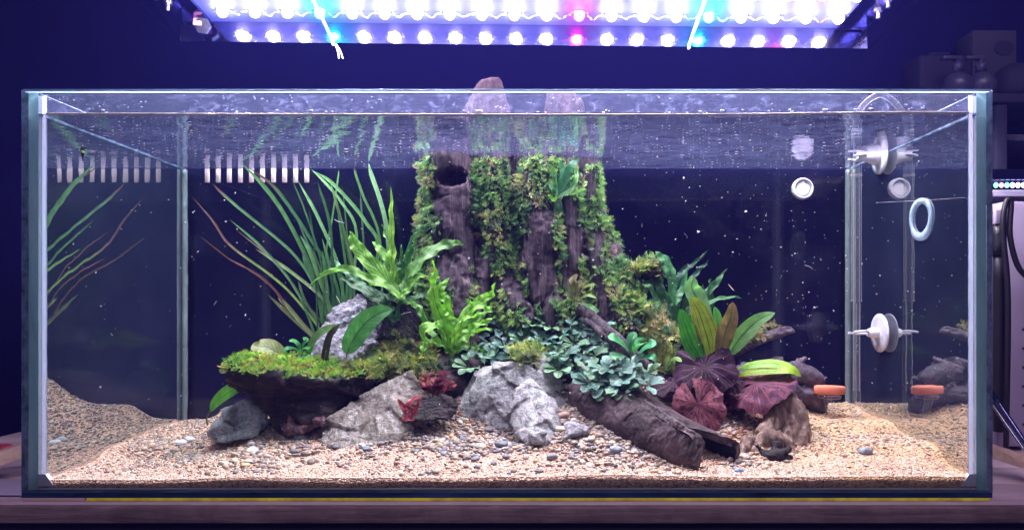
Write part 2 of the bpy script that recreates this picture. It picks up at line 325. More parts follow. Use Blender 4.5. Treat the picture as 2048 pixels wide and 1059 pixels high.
M = dict(
 glass=m_clear_glass(), mirror=m_inner_mirror(), water=m_water(), stain_glow=m_stain_glow(), tube=m_tube(),
 edge=m_edge('glass_edge_teal', (0.50, 0.86, 0.92), (1, 1, 0.12), dark=0.8), edge_bottom=m_edge('glass_edge_navy', (0.03, 0.09, 0.24), (0.12, 1, 1), 0.15, 0.15), edge_top=m_edge('glass_edge_pale', (0.4, 0.55, 0.75), (0.2, 1, 1)),
 silicone_front=simple('silicone_bright', (0.85, 0.87, 0.98), 0.4, 0.2, 0.06, 40), silicone=m_trans('silicone', (0.56, 0.62, 0.90)), silicone_grey=simple('silicone_clouded', (0.11, 0.14, 0.16), 0.4, 0.4, 0.3, 25),  # silicone_front: paler copy of silicone, making up for light missing there
 backing=simple('navy_backing_film', (0.022, 0.020, 0.13), 0.75, None, 0.12, 4, 0.1),  # navy colour stands in for blue light scattered by the water
 wall=simple('night_wall', (0.011, 0.009, 0.095), 0.9, None, 0.1, 2, 0.1), meniscus=simple('meniscus', (0.5, 0.42, 0.42), 0.3, 0.3, 0.3, 60),
 rock=m_rock('grey_stone', (0.22, 0.22, 0.25), (0.42, 0.42, 0.46), (0.60, 0.59, 0.63)), rock_pale=m_rock('pale_stone', (0.20, 0.20, 0.24), (0.40, 0.39, 0.46), (0.62, 0.60, 0.68)),
 rock_sandy=m_rock('sandy_grey_stone', (0.17, 0.14, 0.13), (0.31, 0.27, 0.25), (0.44, 0.39, 0.37)), rock_blue=m_rock('blue_grey_stone', (0.28, 0.33, 0.38), (0.50, 0.57, 0.64), (0.70, 0.76, 0.82)),
 rock_crinkle=m_rock('crinkled_stone', (0.12, 0.11, 0.17), (0.34, 0.32, 0.42), (0.52, 0.49, 0.62), sc_=1.6, grain=(1, 1, 2.2)),
 rock_maroon=m_rock('maroon_stone', (0.06, 0.03, 0.045), (0.13, 0.065, 0.09), (0.24, 0.12, 0.16), (0.4, 0.27, 0.32)),
 stump=m_wood('stump_wood', (0.008, 0.006, 0.011), (0.042, 0.029, 0.043), (0.15, 0.105, 0.13), (9, 9, 0.5)), stump_top=m_wood('stump_wood_dimmed', (0.006, 0.004, 0.006), (0.016, 0.010, 0.014), (0.04, 0.026, 0.034), spec=0.02), dark_wood=m_wood('black_brown_wood', (0.005, 0.003, 0.005), (0.015, 0.009, 0.012), (0.045, 0.027, 0.034), (2, 2, 5)),  # stump_top: stump wood darkened in colour to offset the close lamps
 log=m_wood('wet_log', (0.02, 0.012, 0.017), (0.060, 0.038, 0.048), (0.16, 0.11, 0.135), (1.4, 1.4, 1.4)), log_in=m_wood('log_inside_shade', (0.002, 0.002, 0.004), (0.005, 0.004, 0.008), (0.010, 0.008, 0.014), (1, 1, 1), 0.9, 0.5, 0.08),  # log_in: near-black colour puts the shade of the hollow into the wood
 pale_wood=m_wood('pale_driftwood', (0.035, 0.022, 0.02), (0.20, 0.13, 0.11), (0.52, 0.40, 0.35), (7, 7, 0.7)), branch=m_wood('branch_wood', (0.02, 0.015, 0.025), (0.08, 0.06, 0.09), (0.2, 0.16, 0.2), (2, 4, 4)),
 fern=m_leaf('fern_leaf', 'fern', 0.3), buce=m_leaf('rosette_leaf', 'plain', 0.15, 0.3, 0.4), sword=m_leaf('sword_leaf', 'sword', 0.45), plain=m_leaf('plain_leaf', 'plain', 0.4), grass=m_leaf('ribbon_leaf', 'grass', 0.35),
 lotus=m_leaf('lotus_leaf', 'lotus', 0.2, 0.65), moss=m_attr('moss_frond', 0.6, 0.35, 400, 0.2), pebble=m_attr('pebble_stone', 0.5, 0, 300, 0.35), sand=m_sand(),
 white=simple('white_plastic', (0.75, 0.75, 0.85), 0.35, None, 0.05), frost=m_frost(), clear_pl=simple('milky_plastic', (0.55, 0.55, 0.68), 0.3, 0.3, 0.2, 60), ceramic=simple('orange_ceramic', (0.62, 0.17, 0.10), 0.7, 0.2, 0.12, 80),
 metal=simple('brushed_metal', (0.20, 0.20, 0.42), 0.10, 0.15, 0.15, 90, metal=1.0), steel=simple('steel', (0.6, 0.6, 0.75), 0.25, None, 0.1, metal=1.0), board=simple('led_board', (0.018, 0.024, 0.16), 0.6, 0.2, 0.1, 60),
 table=m_wood('tabletop_wood', (0.42, 0.29, 0.37), (0.55, 0.39, 0.48), (0.66, 0.49, 0.58), (0.6, 8, 8), 0.5, 0.2), rim=m_wood('table_rim_wood', (0.09, 0.06, 0.065), (0.20, 0.13, 0.14), (0.32, 0.22, 0.22), (0.6, 8, 8), 0.45, 0.3),
 cabinet=simple('cabinet_black', (0.02, 0.014, 0.024), 0.6, 0.2, 0.3, 20), slat=m_wood('batten_wood', (0.40, 0.25, 0.22), (0.52, 0.34, 0.30), (0.62, 0.43, 0.38), (0.8, 6, 6), 0.6, 0.3),
 foam=simple('yellow_foam', (0.95, 0.72, 0.02), 0.7, 0.6, 0.35, 60), black=simple('black_rubber', (0.012, 0.01, 0.018), 0.45, None, 0.2), lilac=simple('lilac_panel', (0.32, 0.27, 0.42), 0.55, 0.1, 0.08, 12),
 kraft=simple('dim_card', (0.05, 0.042, 0.085), 0.8, None, 0.06), ink=simple('navy_ink', (0.02, 0.016, 0.05), 0.8, None, 0.05), bottle=simple('bottle_plastic', (0.07, 0.06, 0.13), 0.35, None, 0.05),
 particle=simple('white_speck', (0.55, 0.55, 0.6), 0.6), red=simple('red_plastic', (0.35, 0.01, 0.06), 0.5), pink=simple('pink_plastic', (0.8, 0.25, 0.35), 0.5), fish=m_attr('fish_scales', 0.4, 0, 200, 0.1))
def m_mesh():
    t = NT('strainer_mesh'); v = t.coord((1, 1, 1)); sp = t.n('ShaderNodeSeparateXYZ'); t.l(v, sp.inputs[0]); k = 900
    a = t.math('SINE', t.math('MULTIPLY', t.math('ADD', sp.outputs[0], sp.outputs[2]), k)); b = t.math('SINE', t.math('MULTIPLY', t.math('SUBTRACT', sp.outputs[0], sp.outputs[2]), k))
    f = t.math('MULTIPLY', t.math('ABSOLUTE', a), t.math('ABSOLUTE', b)); return t.done(t.bsdf(t.ramp(f, [(0.05, (0.85, 0.68, 0.66)), (0.4, (0.45, 0.34, 0.40))]), 0.6, t.bump(f, 0.5, 0.002)))
M['mesh'] = m_mesh()

# ------------------------------------------------------------------ the setting: wall, cabinet top
def struct(o): o['kind'] = 'structure'; return o
struct(part('wall', *box(-3.2, 3.2, 0.80, 0.85, -1.2, 2.6), M['wall']))
struct(part('floor', *box(-3.2, 3.2, -2.6, 0.80, -0.95, -0.9), M['cabinet']))
cab = thing('cabinet_stand', 'dark wooden cabinet with plank top under the aquarium', 'cabinet', (0, 0.3, -0.9))
yb = -0.012; z_t = -0.0045
for i in range(7):      # planks of the top run left to right
    y0 = yb + 0.002 + i*0.098; y1 = y0 + 0.0965
    part('plank', *bevel_box(-0.95, 1.15, y0, y1, z_t-0.016, z_t - (i % 2)*0.0006, 0.0012, 1), M['table'], cab)
part('top_rim', *bevel_box(-0.97, 1.17, yb-0.010, yb+0.001, z_t-0.021, z_t-0.0005, 0.002), M['rim'], cab)
part('front_panel', *bevel_box(-0.95, 1.15, yb, 0.6, -0.9, z_t-0.0215, 0.003), M['cabinet'], cab)

# ------------------------------------------------------------------ light fixture over the tank
LX, LZ = 0.0135, 0.686
fx = thing('light_fixture', 'long metal light tray full of glowing white lamps above the tank', 'light fixture', (LX, 0.351, LZ), rot=(math.radians(-6.0), math.radians(0.6), 0)); fx.scale = (1.08, 1.08, 1.08)
def fp(name, geo, mats, parent=fx, **kw): return part(name, geo[0], geo[1], mats, parent, local=True, **kw)
fp('housing', box(-0.55, 0.55, -0.30, 0.0, 0.034, 0.040), M['board'], smooth=False)
fp('back_lip', box(-0.55, 0.55, 0.0, 0.0018, 0.0, 0.040), M['metal'], smooth=False)
fp('front_lip', box(-0.55, 0.55, -0.3018, -0.30, 0.0, 0.040), M['metal'], smooth=False)
for s in (-1, 1):
    V, F = box(-0.002, 0.002, -0.30, 0, 0.0, 0.07); V[:, 0] += s*0.552; V[V[:, 2] > 0.05, 0] += s*0.05
    fp('end_plate', (V, F), M['metal'], smooth=False)
    fp('mounting_rail', box(min(s*0.50, s*0.545), max(s*0.50, s*0.545), -0.29, -0.005, 0.029, 0.0335), M['metal'], smooth=False)
led_geo, led_mats = {}, {}
lens = lathe([(0.0, 0.0072), (-0.003, 0.0075), (-0.0065, 0.0062), (-0.009, 0.0033), (-0.0098, 0.0005)], (0, 0, -0.002), seg=12)
base = lathe([(0.0025, 0.0105), (0.0, 0.0105)], (0, 0, -0.0015), seg=6)
tabs = join(*[box(s*0.012-0.004, s*0.012+0.004, -0.0014, 0.0014, -0.0016, 0.001) for s in (-1, 1)])
emit = dict(white=M.get('x') or m_emit('lamp_white', (1.0, 0.90, 0.94), LED_STRENGTH), teal=m_emit('lamp_teal', (0.01, 1.0, 0.72), LED_STRENGTH*1.3),
            pink=m_emit('lamp_pink', (1.0, 0.02, 0.28), LED_STRENGTH*1.3), red=m_emit('lamp_red', (1.0, 0.02, 0.06), LED_STRENGTH*1.2), blue=m_emit('lamp_blue', (0.35, 0.35, 1.0), LED_STRENGTH*0.8))
bt = join(base, tabs)
for k, m in emit.items():
    led_mats[k] = (mk_mesh('led_lens', *lens, m), mk_mesh('led_base', *bt, M['steel'], smooth=False))
for j in range(4):
    for i in range(20):
        x = -0.467 + 0.0503*i; y = -0.038 - 0.066*j; kind = 'white'
        if j < 2 and i in (3, 15): kind = 'teal'
        if j < 3 and i == 11: kind = 'pink' if j < 1 else 'white'
        if j == 1 and i == 18: kind = 'red'
        if j == 2 and i in (2, 9, 16): kind = 'blue'
        o = bpy.data.objects.new('led', led_mats[kind][1]); o.parent = fx; o.location = (x, y, 0.034); sc.collection.objects.link(o)
        q = bpy.data.objects.new('lens', led_mats[kind][0]); q.parent = o; q.location = (0, 0, 0); sc.collection.objects.link(q)
gs = []
for j in range(4):
    for i in range(19):
        x = -0.467+0.0503*i; y = -0.038-0.066*j; h = 0.004*R.rand()
        gs.append(tube([(x+0.013, y, 0.031), (x+0.022, y+0.005, 0.028-h), (x+0.031, y-0.004, 0.028), (x+0.038, y, 0.031)], [0.0007], 6, 5))
tag(fp('wiring', join(*gs), M['steel']), kind='stuff')
for xx, l in ((-0.305, 1), (0.264, 0)):
    fp('power_wire', tube([(xx, -0.30, 0.026), (xx, -0.15, 0.018), (xx, -0.02, 0.004), (xx, 0.001, -0.003)], [0.0022], 16, 6), M['white'])
for d in (0, 0.004):
    fp('loose_wire', tube([(-0.303+d/2, 0.001, -0.001), (-0.298+d, 0.003, -0.012), (-0.296+d*1.6, 0.004, -0.024)], [0.0008], 8, 5), M['white'])
nut = lathe([(0, 0.013), (-0.006, 0.013)], (-0.508, -0.012, 0.020), (0, 1, 0.4), 6); fp('hex_nut', nut, M['steel'], smooth=False)
fp('wire_clamp', bevel_box(-0.522, -0.508, -0.02, -0.010, 0.018, 0.030, 0.002), M['pink'])
for s in (-1, 1):
    for k in (0, 1): fp('bolt', join(lathe([(0, 0.006), (-0.006, 0.006)], (s*0.535, -0.07-0.03*k, 0.030), (0, 0, 1), 6), lathe([(-0.006, 0.003), (-0.016, 0.003)], (s*0.535, -0.07-0.03*k, 0.030), (0, 0, 1), 8)), M['steel'], smooth=False)

# ------------------------------------------------------------------ the glass tank
HX, TT, H, YB, WZ = 0.600, 0.0125, 0.503, 0.376, 0.4772
tank = thing('glass_aquarium', 'long rimless glass aquarium filled with water and planted', 'aquarium', (0, 0.19, 0))
def pane(name, x0, x1, y0, y1, z0, z1, idx, mats):      # idx: material slot per face, in box() order
    return part(name, *box(x0, x1, y0, y1, z0, z1), mats, tank, smooth=False, mat_idx=idx)
pane('front_pane', -HX, HX, 0, 0.012, 0.0064, H, [1, 1, 0, 0, 1, 1], (M['glass'], M['edge_top']))
pane('back_pane', -HX+TT+.0005, HX-TT-.0005, YB, YB+0.012, 0.0064, H, [1, 1, 0, 0, 1, 1], (M['glass'], M['edge_top']))
pane('side_pane', -HX, -HX+TT, 0.0124, YB+0.012, 0.0064, H, [1, 2, 1, 1, 0, 3], (M['glass'], M['edge'], M['edge_top'], M['mirror']))
pane('side_pane', HX-TT, HX, 0.0124, YB+0.012, 0.0064, H, [1, 2, 1, 1, 3, 0], (M['glass'], M['edge'], M['edge_top'], M['mirror']))
pane('bottom_pane', -HX, HX, 0.0003, YB+0.012, 0, 0.0062, [0]*6, (M['edge_bottom'],))
part('rim_highlight', *join(tube([(-HX+0.002, 0.001, H+0.0002), (HX-0.002, 0.001, H+0.0002)], [0.0013], 4, 6), tube([(-HX+TT, 0.016, H), (-HX+TT, YB, H)], [0.0008], 4, 6), tube([(HX-TT, 0.016, H), (HX-TT, YB, H)], [0.0008], 4, 6)), M['edge_top'], tank)  # pale tubes added in place of light catching the top edges
def bead(name, P, r, mat, n=60):
    V, F = tube(P, [r], n, 10); V = V + (fbm(V*60, 3)*0.0009)[:, None]; return part(name, V, F, mat, tank)
for s in (-1, 1):
    #V, F = box(min(s*0.5873, s*0.579), max(s*0.5873, s*0.579), 0.0123, 0.0165, 0.0125, H-0.002)
    Vs, Fs = [], []; zz = np.linspace(0.0112, H-0.002, 120)     # thin frosted strip, slightly uneven
    for k, z in enumerate(zz):
        wv = 0.0005*perlin(np.array([[z*40, s*3.1, 0.5]]))[0]+0.0004*perlin(np.array([[z*150, s, 0.5]]))[0]
        for a, b in ((s*0.5873, 0.0123), (s*(0.5785+wv), 0.0123), (s*(0.5785+wv+0.0012), 0.0165), (s*0.5873, 0.0185)): Vs.append((a, b, z))
    Fs = [(k*4+i, k*4+(i+1) % 4, k*4+4+(i+1) % 4, k*4+4+i) for k in range(119) for i in (1, 2)]
    part('silicone_seam', Vs, Fs, M['silicone'], tank)
    bead('corner_silicone', [(s*0.5835, YB-0.003, 0.0125), (s*0.5832, YB-0.003, 0.25), (s*0.5835, YB-0.003, 0.475)], 0.0048, M['silicone_grey'])
part('silicone_seam', *bevel_box(-0.587, 0.587, 0.0123, 0.017, 0.0064, 0.0090, 0.0008), M['silicone_front'], tank)
for s in (-1, 1):      # rounded silicone fillet in the two lower front corners
    part('silicone_fillet', *hull([(s*0.5873, y, z) for y in (0.0122, 0.018) for z in (0.0111, 0.026)]+[(s*0.568, y, 0.0111) for y in (0.0122, 0.018)]+[(s*0.5785, y, 0.026) for y in (0.0122, 0.018)]+[(s*0.5765, y, 0.018) for y in (0.0122, 0.018)]+[(s*0.573, y, 0.0135) for y in (0.0122, 0.018)]), M['silicone_front'], tank, smooth=False)
part('backing_film', *box(-HX+0.004, HX-0.004, YB+0.0135, YB+0.0155, 0.0, H-0.004), M['backing'], tank, smooth=False)
st = [(-0.583, 0.0121, WZ+0.001), (0.583, 0.0121, WZ+0.001), (0.583, 0.0121, H-0.0015), (-0.583, 0.0121, H-0.0015)]
part('stain_glow_strip', *box(-0.587, 0.587, 0.0121, 0.0126, WZ+0.001, H-0.0015), M['stain_glow'], tank, smooth=False)
# water: one rippled sheet and the bright line it draws on the glass
nx, ny = 200, 70; xs = np.linspace(-0.5873, 0.5873, nx); ys = np.linspace(0.0127, YB-0.0002, ny); X, Y = np.meshgrid(xs, ys)
def wl(x): return 0.0012*np.sin((x+0.55)*2.6)*-1 + 0.0022*np.exp(-((x-0.5)/0.16)**2)
Z = WZ + wl(X)*np.exp(-(Y-0.0127)/0.05) + 0.0009*fbm(np.stack([X.ravel()*9, Y.ravel()*14, X.ravel()*0], 1), 3).reshape(X.shape)*np.clip((Y-0.02)/0.05, 0, 1)
F = np.array([(j*nx+i, j*nx+i+1, (j+1)*nx+i+1, (j+1)*nx+i) for j in range(ny-1) for i in range(nx-1)])
struct(part('water', np.stack([X.ravel(), Y.ravel(), Z.ravel()], 1), F, M['water']))
xx = np.linspace(-0.578, 0.578, 160)
V, F = tube(np.stack([xx, xx*0+0.0132, WZ+wl(xx)+0.0003*fbm(np.stack([xx*60, xx*0, xx*0], 1), 3)], 1), [0.0016], 160, 6); part('waterline', V, F, M['meniscus'], tank)
part('foam_mat', *bevel_box(-0.52, 0.597, -0.0005, 0.385, -0.0043, -0.0002, 0.001), M['foam'], tank)
part('wooden_shim', *bevel_box(-0.598, -0.5215, -0.0005, 0.385, -0.0043, -0.0002, 0.0008), M['slat'], tank)
for s in (-1, 1): part('waterline', *tube([(s*0.5868, 0.016, WZ-.0006), (s*0.5868, .2, WZ-.0004), (s*0.5868, YB-.004, WZ-.0006)], [0.0013], 30, 6), M['edge_top'], tank)
# overflow comb in the back pane
for k in range(10):
    x = W(415+k*22.1, 350, YB)[0]; g = bevel_box(x-0.0042, x+0.0042, YB-0.0022, YB-0.0003, W(0, 365, YB)[2], WZ-0.0005, 0.0006, 1)
    part('overflow_slot', *g, M['mesh'], tank)
p = W(1603, 378, YB)
part('outlet_ring', *lathe([(0.0, 0.0185), (0.006, 0.0190), (0.010, 0.0175), (0.0102, 0.0150), (0.002, 0.0148)], (p[0], YB-0.0005, p[2]), (0, -1, 0), 32), M['clear_pl'], tank)
part('outlet_plug', *lathe([(0.0, 0.0146), (0.005, 0.0143), (0.0062, 0.010)], (p[0], YB-0.0008, p[2]), (0, -1, 0), 28), M['white'], tank)
p = W(1829, 436, 0.14)
vr, fr = [], []
for k in range(48):
    a = 2*math.pi*k/48; ro = 0.0295+0.0008*math.sin(3*a)+(0.002 if math.sin(a) < -0.6 else 0); ri = 0.0215+0.0006*math.cos(2*a)
    for r_, d in ((ro, 0), (ri, 0), (ri, 0.0022), (ro, 0.0022)): vr.append((0.5872-d, 0.14+r_*math.cos(a), p[2]+r_*math.sin(a)))
fr = [(k*4+i, k*4+(i+1) % 4, ((k+1) % 48)*4+(i+1) % 4, ((k+1) % 48)*4+i) for k in range(48) for i in range(4)]
tag(part('mounting_ring', vr, fr, M['frost']), 'frosted oval-looking ring stuck on the right glass wall', 'mounting ring')

# ------------------------------------------------------------------ ground
GP = [(-.584, .0, 0.0178, 1), (-.584, .09, .0165, 1), (-.584, .18, .031, 1), (-.584, .32, .034, 1), (-.584, .376, .037, 1), (-.5, .0, 0.0183, 1), (-.5, .09, .018, 1), (-.5, .2, .030, 1), (-.52, .3, .035, 1),
 (-.45, .376, .062, 1), (-.45, .3, .075, 1), (-.42, .22, .045, 1), (-.42, .12, .028, 1), (-.38, .0, 0.0178, 1), (-.35, .05, .027, 1), (-.35, .08, .034, 1), (-.34, .12, .046, 1), (-.33, .16, .056, 1), (-.32, .21, .070, 1), (-.36, .32, .11, 1),
 (-.25, .0, 0.0178, 1), (-.25, .05, .026, 1), (-.22, .1, .045, 1), (-.2, .15, .066, 1), (-.22, .22, .11, 1), (-.2, .3, .15, 1), (-.1, .0, 0.0181, 1), (-.1, .06, .032, 1), (-.1, .1, .048, 1), (-.1, .15, .07, 1), (-.1, .2, .108, 1), (-.08, .25, .15, 1), (-.05, .3, .19, 1),
 (.02, .0, 0.0181, 1), (.02, .05, .030, 1), (.03, .1, .046, 1), (.05, .14, .062, 1), (.05, .18, .105, 1), (.05, .23, .165, 1), (.05, .29, .222, 1), (.05, .35, .23, 1), (.12, .0, 0.0203, 1), (.12, .05, .034, 1), (.13, .1, .056, 1), (.12, .14, .078, 1), (.14, .18, .110, 1), (.14, .23, .160, 1), (.14, .29, .205, 1), (.14, .36, .22, 1),
 (.22, .0, 0.0208, 1), (.22, .04, .026, 1), (.22, .1, .045, 1), (.22, .17, .085, 1), (.24, .22, .125, 1), (.24, .29, .17, 1), (.3, .0, 0.0208, 1), (.3, .05, .022, 1), (.3, .1, .036, 1), (.3, .17, .062, 1), (.3, .23, .095, 1), (.31, .3, .13, 1),
 (.4, .0, 0.0208, 1), (.4, .06, .028, 1), (.4, .15, .048, 1), (.4, .22, .062, 1), (.4, .3, .078, 1), (.4, .37, .085, 1), (.5, .0, 0.0208, 1), (.5, .06, .031, 1), (.5, .15, .046, 1), (.5, .25, .056, 1), (.5, .376, .064, 1), (.584, .0, 0.0208, 1), (.584, .03, .0234, 1), (.584, .138, .044, 1), (.584, .291, .058, 1), (.584, .376, .064, 1)]
GP = np.array(GP)
def terrain(x, y, rough=True):
    x = np.asarray(x, float); y = np.asarray(y, float); sh = x.shape; x = x.ravel(); y = y.ravel()
    d2 = (x[:, None]-GP[None, :, 0])**2 + (1.35*(y[:, None]-GP[None, :, 1]))**2
    wt = np.exp(-d2/(2*0.034**2)) + 0.002/(1+d2/0.02)**3; z = (wt*GP[:, 2]).sum(1)/wt.sum(1)
    if rough: P = np.stack([x, y, x*0], 1); z = z + 0.0035*fbm(P*18, 3)*np.clip(y/0.1, 0.15, 1) + 0.0011*fbm(P*75, 2)
    return z.reshape(sh)
def ground_px(px, py):
    """walk the sight line of a pixel down to the ground"""
    Ys = np.linspace(0.0125, YB-0.004, 180); s = (0.88+Ys)/1424.7; xs_ = CX+(px-1077)*s; zs = CZ-(py-606)*s
    t = terrain(xs_, Ys, False); hit = np.nonzero(t >= zs)[0]; i = hit[0] if len(hit) else len(Ys)-1
    return np.array([xs_[i], Ys[i], max(t[i], zs[i]) if len(hit) else t[i]])
def on_ground(x, y): return np.array([x, y, float(terrain(np.array([x]), np.array([y]))[0])])
def to_px(P): s = 1424.7/(P[:, 1]+0.88); return 1077+(P[:, 0]-CX)*s, 606-(P[:, 2]-CZ)*s
def soil(x, y):      # where planting soil replaces sand
    z = terrain(x, y, False); return np.clip((z-0.085)/0.03, 0, 1)*np.clip(1-np.abs((x-0.04)/0.42)**6, 0, 1)
nx, ny = 420, 150; xs = np.linspace(-0.5873, 0.5873, nx); ys = np.linspace(0.0127, YB-0.0003, ny); X, Y = np.meshgrid(xs, ys); Z = terrain(X, Y)
Z += 0.0006*fbm(np.stack([X.ravel()*260, Y.ravel()*260, X.ravel()*0], 1), 2).reshape(X.shape)
Z[0] += 0.0018*fbm(np.stack([xs*7, xs*0, xs*0+3], 1), 3)
so = soil(X, Y).ravel()[:, None]; nz = fbm(np.stack([X.ravel()*14, Y.ravel()*14, X.ravel()*0], 1), 4)[:, None]
warm = np.clip((X.ravel()[:, None]-0.15)/0.3+nz, 0, 1)
cs = np.array([0.74, 0.50, 0.41])*(1-warm)+np.array([0.74, 0.49, 0.30])*warm; cs = cs*(1+0.25*nz)
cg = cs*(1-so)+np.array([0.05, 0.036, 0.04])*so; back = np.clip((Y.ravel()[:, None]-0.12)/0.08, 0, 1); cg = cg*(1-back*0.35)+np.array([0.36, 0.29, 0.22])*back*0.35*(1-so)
V = np.stack([X.ravel(), Y.ravel(), Z.ravel()], 1); n0 = len(V)
F = [(j*nx+i, j*nx+i+1, (j+1)*nx+i+1, (j+1)*nx+i) for j in range(ny-1) for i in range(nx-1)]
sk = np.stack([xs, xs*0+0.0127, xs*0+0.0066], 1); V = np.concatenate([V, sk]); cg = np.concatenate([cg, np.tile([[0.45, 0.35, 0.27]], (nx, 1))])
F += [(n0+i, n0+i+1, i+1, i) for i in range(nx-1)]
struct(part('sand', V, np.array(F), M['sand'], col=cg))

# batches of small stones as joined geometry
def ico(sub):
    bm = bmesh.new(); bmesh.ops.create_icosphere(bm, subdivisions=sub, radius=1); bm.verts.index_update()
    V = np.array([v.co[:] for v in bm.verts]); F = np.array([[v.index for v in f.verts] for f in bm.faces]); bm.free(); return V, F
def rand_rot(n):
    q = R.randn(n, 4); q /= np.linalg.norm(q, axis=1)[:, None]; a, b, c_, d = q.T
    return np.stack([np.stack([1-2*(c_*c_+d*d), 2*(b*c_-a*d), 2*(b*d+a*c_)], 1), np.stack([2*(b*c_+a*d), 1-2*(b*b+d*d), 2*(c_*d-a*b)], 1), np.stack([2*(b*d-a*c_), 2*(c_*d+a*b), 1-2*(b*b+c_*c_)], 1)], 1)
def yaw_tilt(n, tilt=0.35):
    a = R.rand(n)*6.283; m = np.zeros((n, 3, 3)); ca, sa = np.cos(a), np.sin(a); m[:, 0, 0] = ca; m[:, 0, 1] = -sa; m[:, 1, 0] = sa; m[:, 1, 1] = ca; m[:, 2, 2] = 1
    t = R.randn(n)*tilt; ct, s_ = np.cos(t), np.sin(t); b = np.zeros((n, 3, 3)); b[:, 0, 0] = 1; b[:, 1, 1] = ct; b[:, 1, 2] = -s_; b[:, 2, 1] = s_; b[:, 2, 2] = ct
    return np.einsum('nij,njk->nik', b, m)
def batch(tmpls, pos, rot, scl, cols):
    """tmpls: list of (V,F); every instance takes one at random"""
    n = len(pos); ch = R.randint(len(tmpls), size=n); Vs, Fs, Cs, off = [], [], [], 0
    for k, (tv, tf) in enumerate(tmpls):
        ix = np.nonzero(ch == k)[0]
        if not len(ix): continue
        v = tv[None]*scl[ix][:, None, :]; v = np.einsum('nij,nkj->nki', rot[ix], v)+pos[ix][:, None, :]
        Vs.append(v.reshape(-1, 3)); Fs.append((tf[None]+(np.arange(len(ix))*len(tv))[:, None, None]+off).reshape(-1, tf.shape[1])); Cs.append(np.repeat(cols[ix], len(tv), 0)); off += len(ix)*len(tv)
    return np.concatenate(Vs), np.concatenate(Fs), np.concatenate(Cs)
def ground_patch_early(poly, n):
    poly = np.array(poly, float); out = []; x0, y0 = poly.min(0); x1, y1 = poly.max(0)
    while len(out) < n:
        x_, y_ = R.uniform(x0, x1), R.uniform(y0, y1); ins = False; j = len(poly)-1
        for i in range(len(poly)):
            if (poly[i, 1] > y_) != (poly[j, 1] > y_) and x_ < (poly[j, 0]-poly[i, 0])*(y_-poly[i, 1])/(poly[j, 1]-poly[i, 1])+poly[i, 0]: ins = not ins
            j = i
        if ins: out.append((x_, y_))
    return out
def stone_tmpl(sub, k): 
    v, f = ico(sub); v = v*(1+0.28*fbm(v*1.3+k*7.7, 2))[:, None]; return v, f
pebs = [stone_tmpl(2, k) for k in range(5)]; grits = [stone_tmpl(1, k) for k in range(4)]
PAL = np.array([(.46, .38, .31), (.38, .33, .30), (.26, .25, .26), (.20, .21, .24), (.58, .50, .42), (.42, .26, .19), (.55, .42, .27), (.30, .25, .22), (.17, .19, .24), (.72, .66, .62), (.36, .28, .26)])
PW = np.array([3, 3, 3, 2, 2, 1.3, 1.5, 2.5, 1.4, .8, 2]); PW /= PW.sum()
def gravel_density(x, y):
    px, py = to_px(np.stack([x, y, terrain(x, y, False)], 1)); n = fbm(np.stack([x*9, y*9, x*0], 1), 3)
    d = np.clip((938-py)/45+n*1.3, 0.06, 1)                              # front strip stays sandy
    d *= np.where((px > 620) & (px < 790) & (py > 800) & (py < 960), 0.30+0.5*(n > 0.1), 1)     # pale tongue of sand under the flat rock
    d *= np.where((px > 1600) & (py > 822), 0.14, 1)*np.where((px < 260) & (py > 850), 0.35, 1)*np.where((px > 1400) & (px < 1600) & (py > 870), 0.4, 1)
    return d*(1-0.75*soil(x, y))
n = 44000; x = R.uniform(-.58, .58, n); y = R.uniform(.02, YB-.006, n); keep = R.rand(n) < gravel_density(x, y)*np.where(y > 0.2, .55, 1)
x, y = x[keep], y[keep]; n = len(x); r = R.gamma(6, 0.00034, n)+0.0008; r = np.minimum(r, 0.0062)*np.where(np.abs(x+.01) > .36, .72, 1)*np.where(y > .2, .85, 1)
pos = np.stack([x, y, terrain(x, y)+r*0.35], 1); scl = np.stack([r*R.uniform(.9, 1.5, n), r*R.uniform(.8, 1.1, n), r*R.uniform(.5, .8, n)], 1)
cols = PAL[R.choice(len(PAL), n, p=PW)]*np.array([.95, .86, .80])*R.uniform(.7, 1.3, (n, 1)); rt = x > 0.33
cols[np.abs(x) < .3] *= np.array([.80, .82, .88]); cols[rt] = cols[rt]*0.6+np.array([.48, .37, .26])*0.4
big = r > 0.0032
v, f, c_ = batch(pebs, pos[big], yaw_tilt(big.sum()), scl[big], cols[big]); tag(part('gravel', v, f, M['pebble'], col=c_), 'mixed brown, grey and cream river pebbles over the sand', 'gravel', kind='stuff')
v, f, c_ = batch(grits, pos[~big], yaw_tilt((~big).sum()), scl[~big], cols[~big]); tag(part('fine_gravel', v, f, M['pebble'], col=c_), 'small pebbles filling the spaces between the larger gravel', 'gravel', kind='stuff')
n = 30000; x = R.uniform(-.58, .58, n); y = 0.014+0.16*R.rand(n)**1.6; r = R.uniform(.0006, .0014, n)
pos = np.stack([x, y, terrain(x, y)+r*0.3], 1); scl = np.stack([r*1.4, r, r*.7], 1); cc = np.array([(.76, .58, .48), (.85, .74, .68), (.60, .40, .31), (.33, .24, .21), (.7, .45, .34)])[R.choice(5, n, p=[.36, .20, .22, .11, .11])]*R.uniform(.85, 1.1, (n, 1))
v, f, c_ = batch([ico(1)], pos, yaw_tilt(n), scl, cc); tag(part('sand_grains', v, f, M['pebble'], col=c_), 'coarse pinkish sand grains along the front glass', 'sand', kind='stuff')

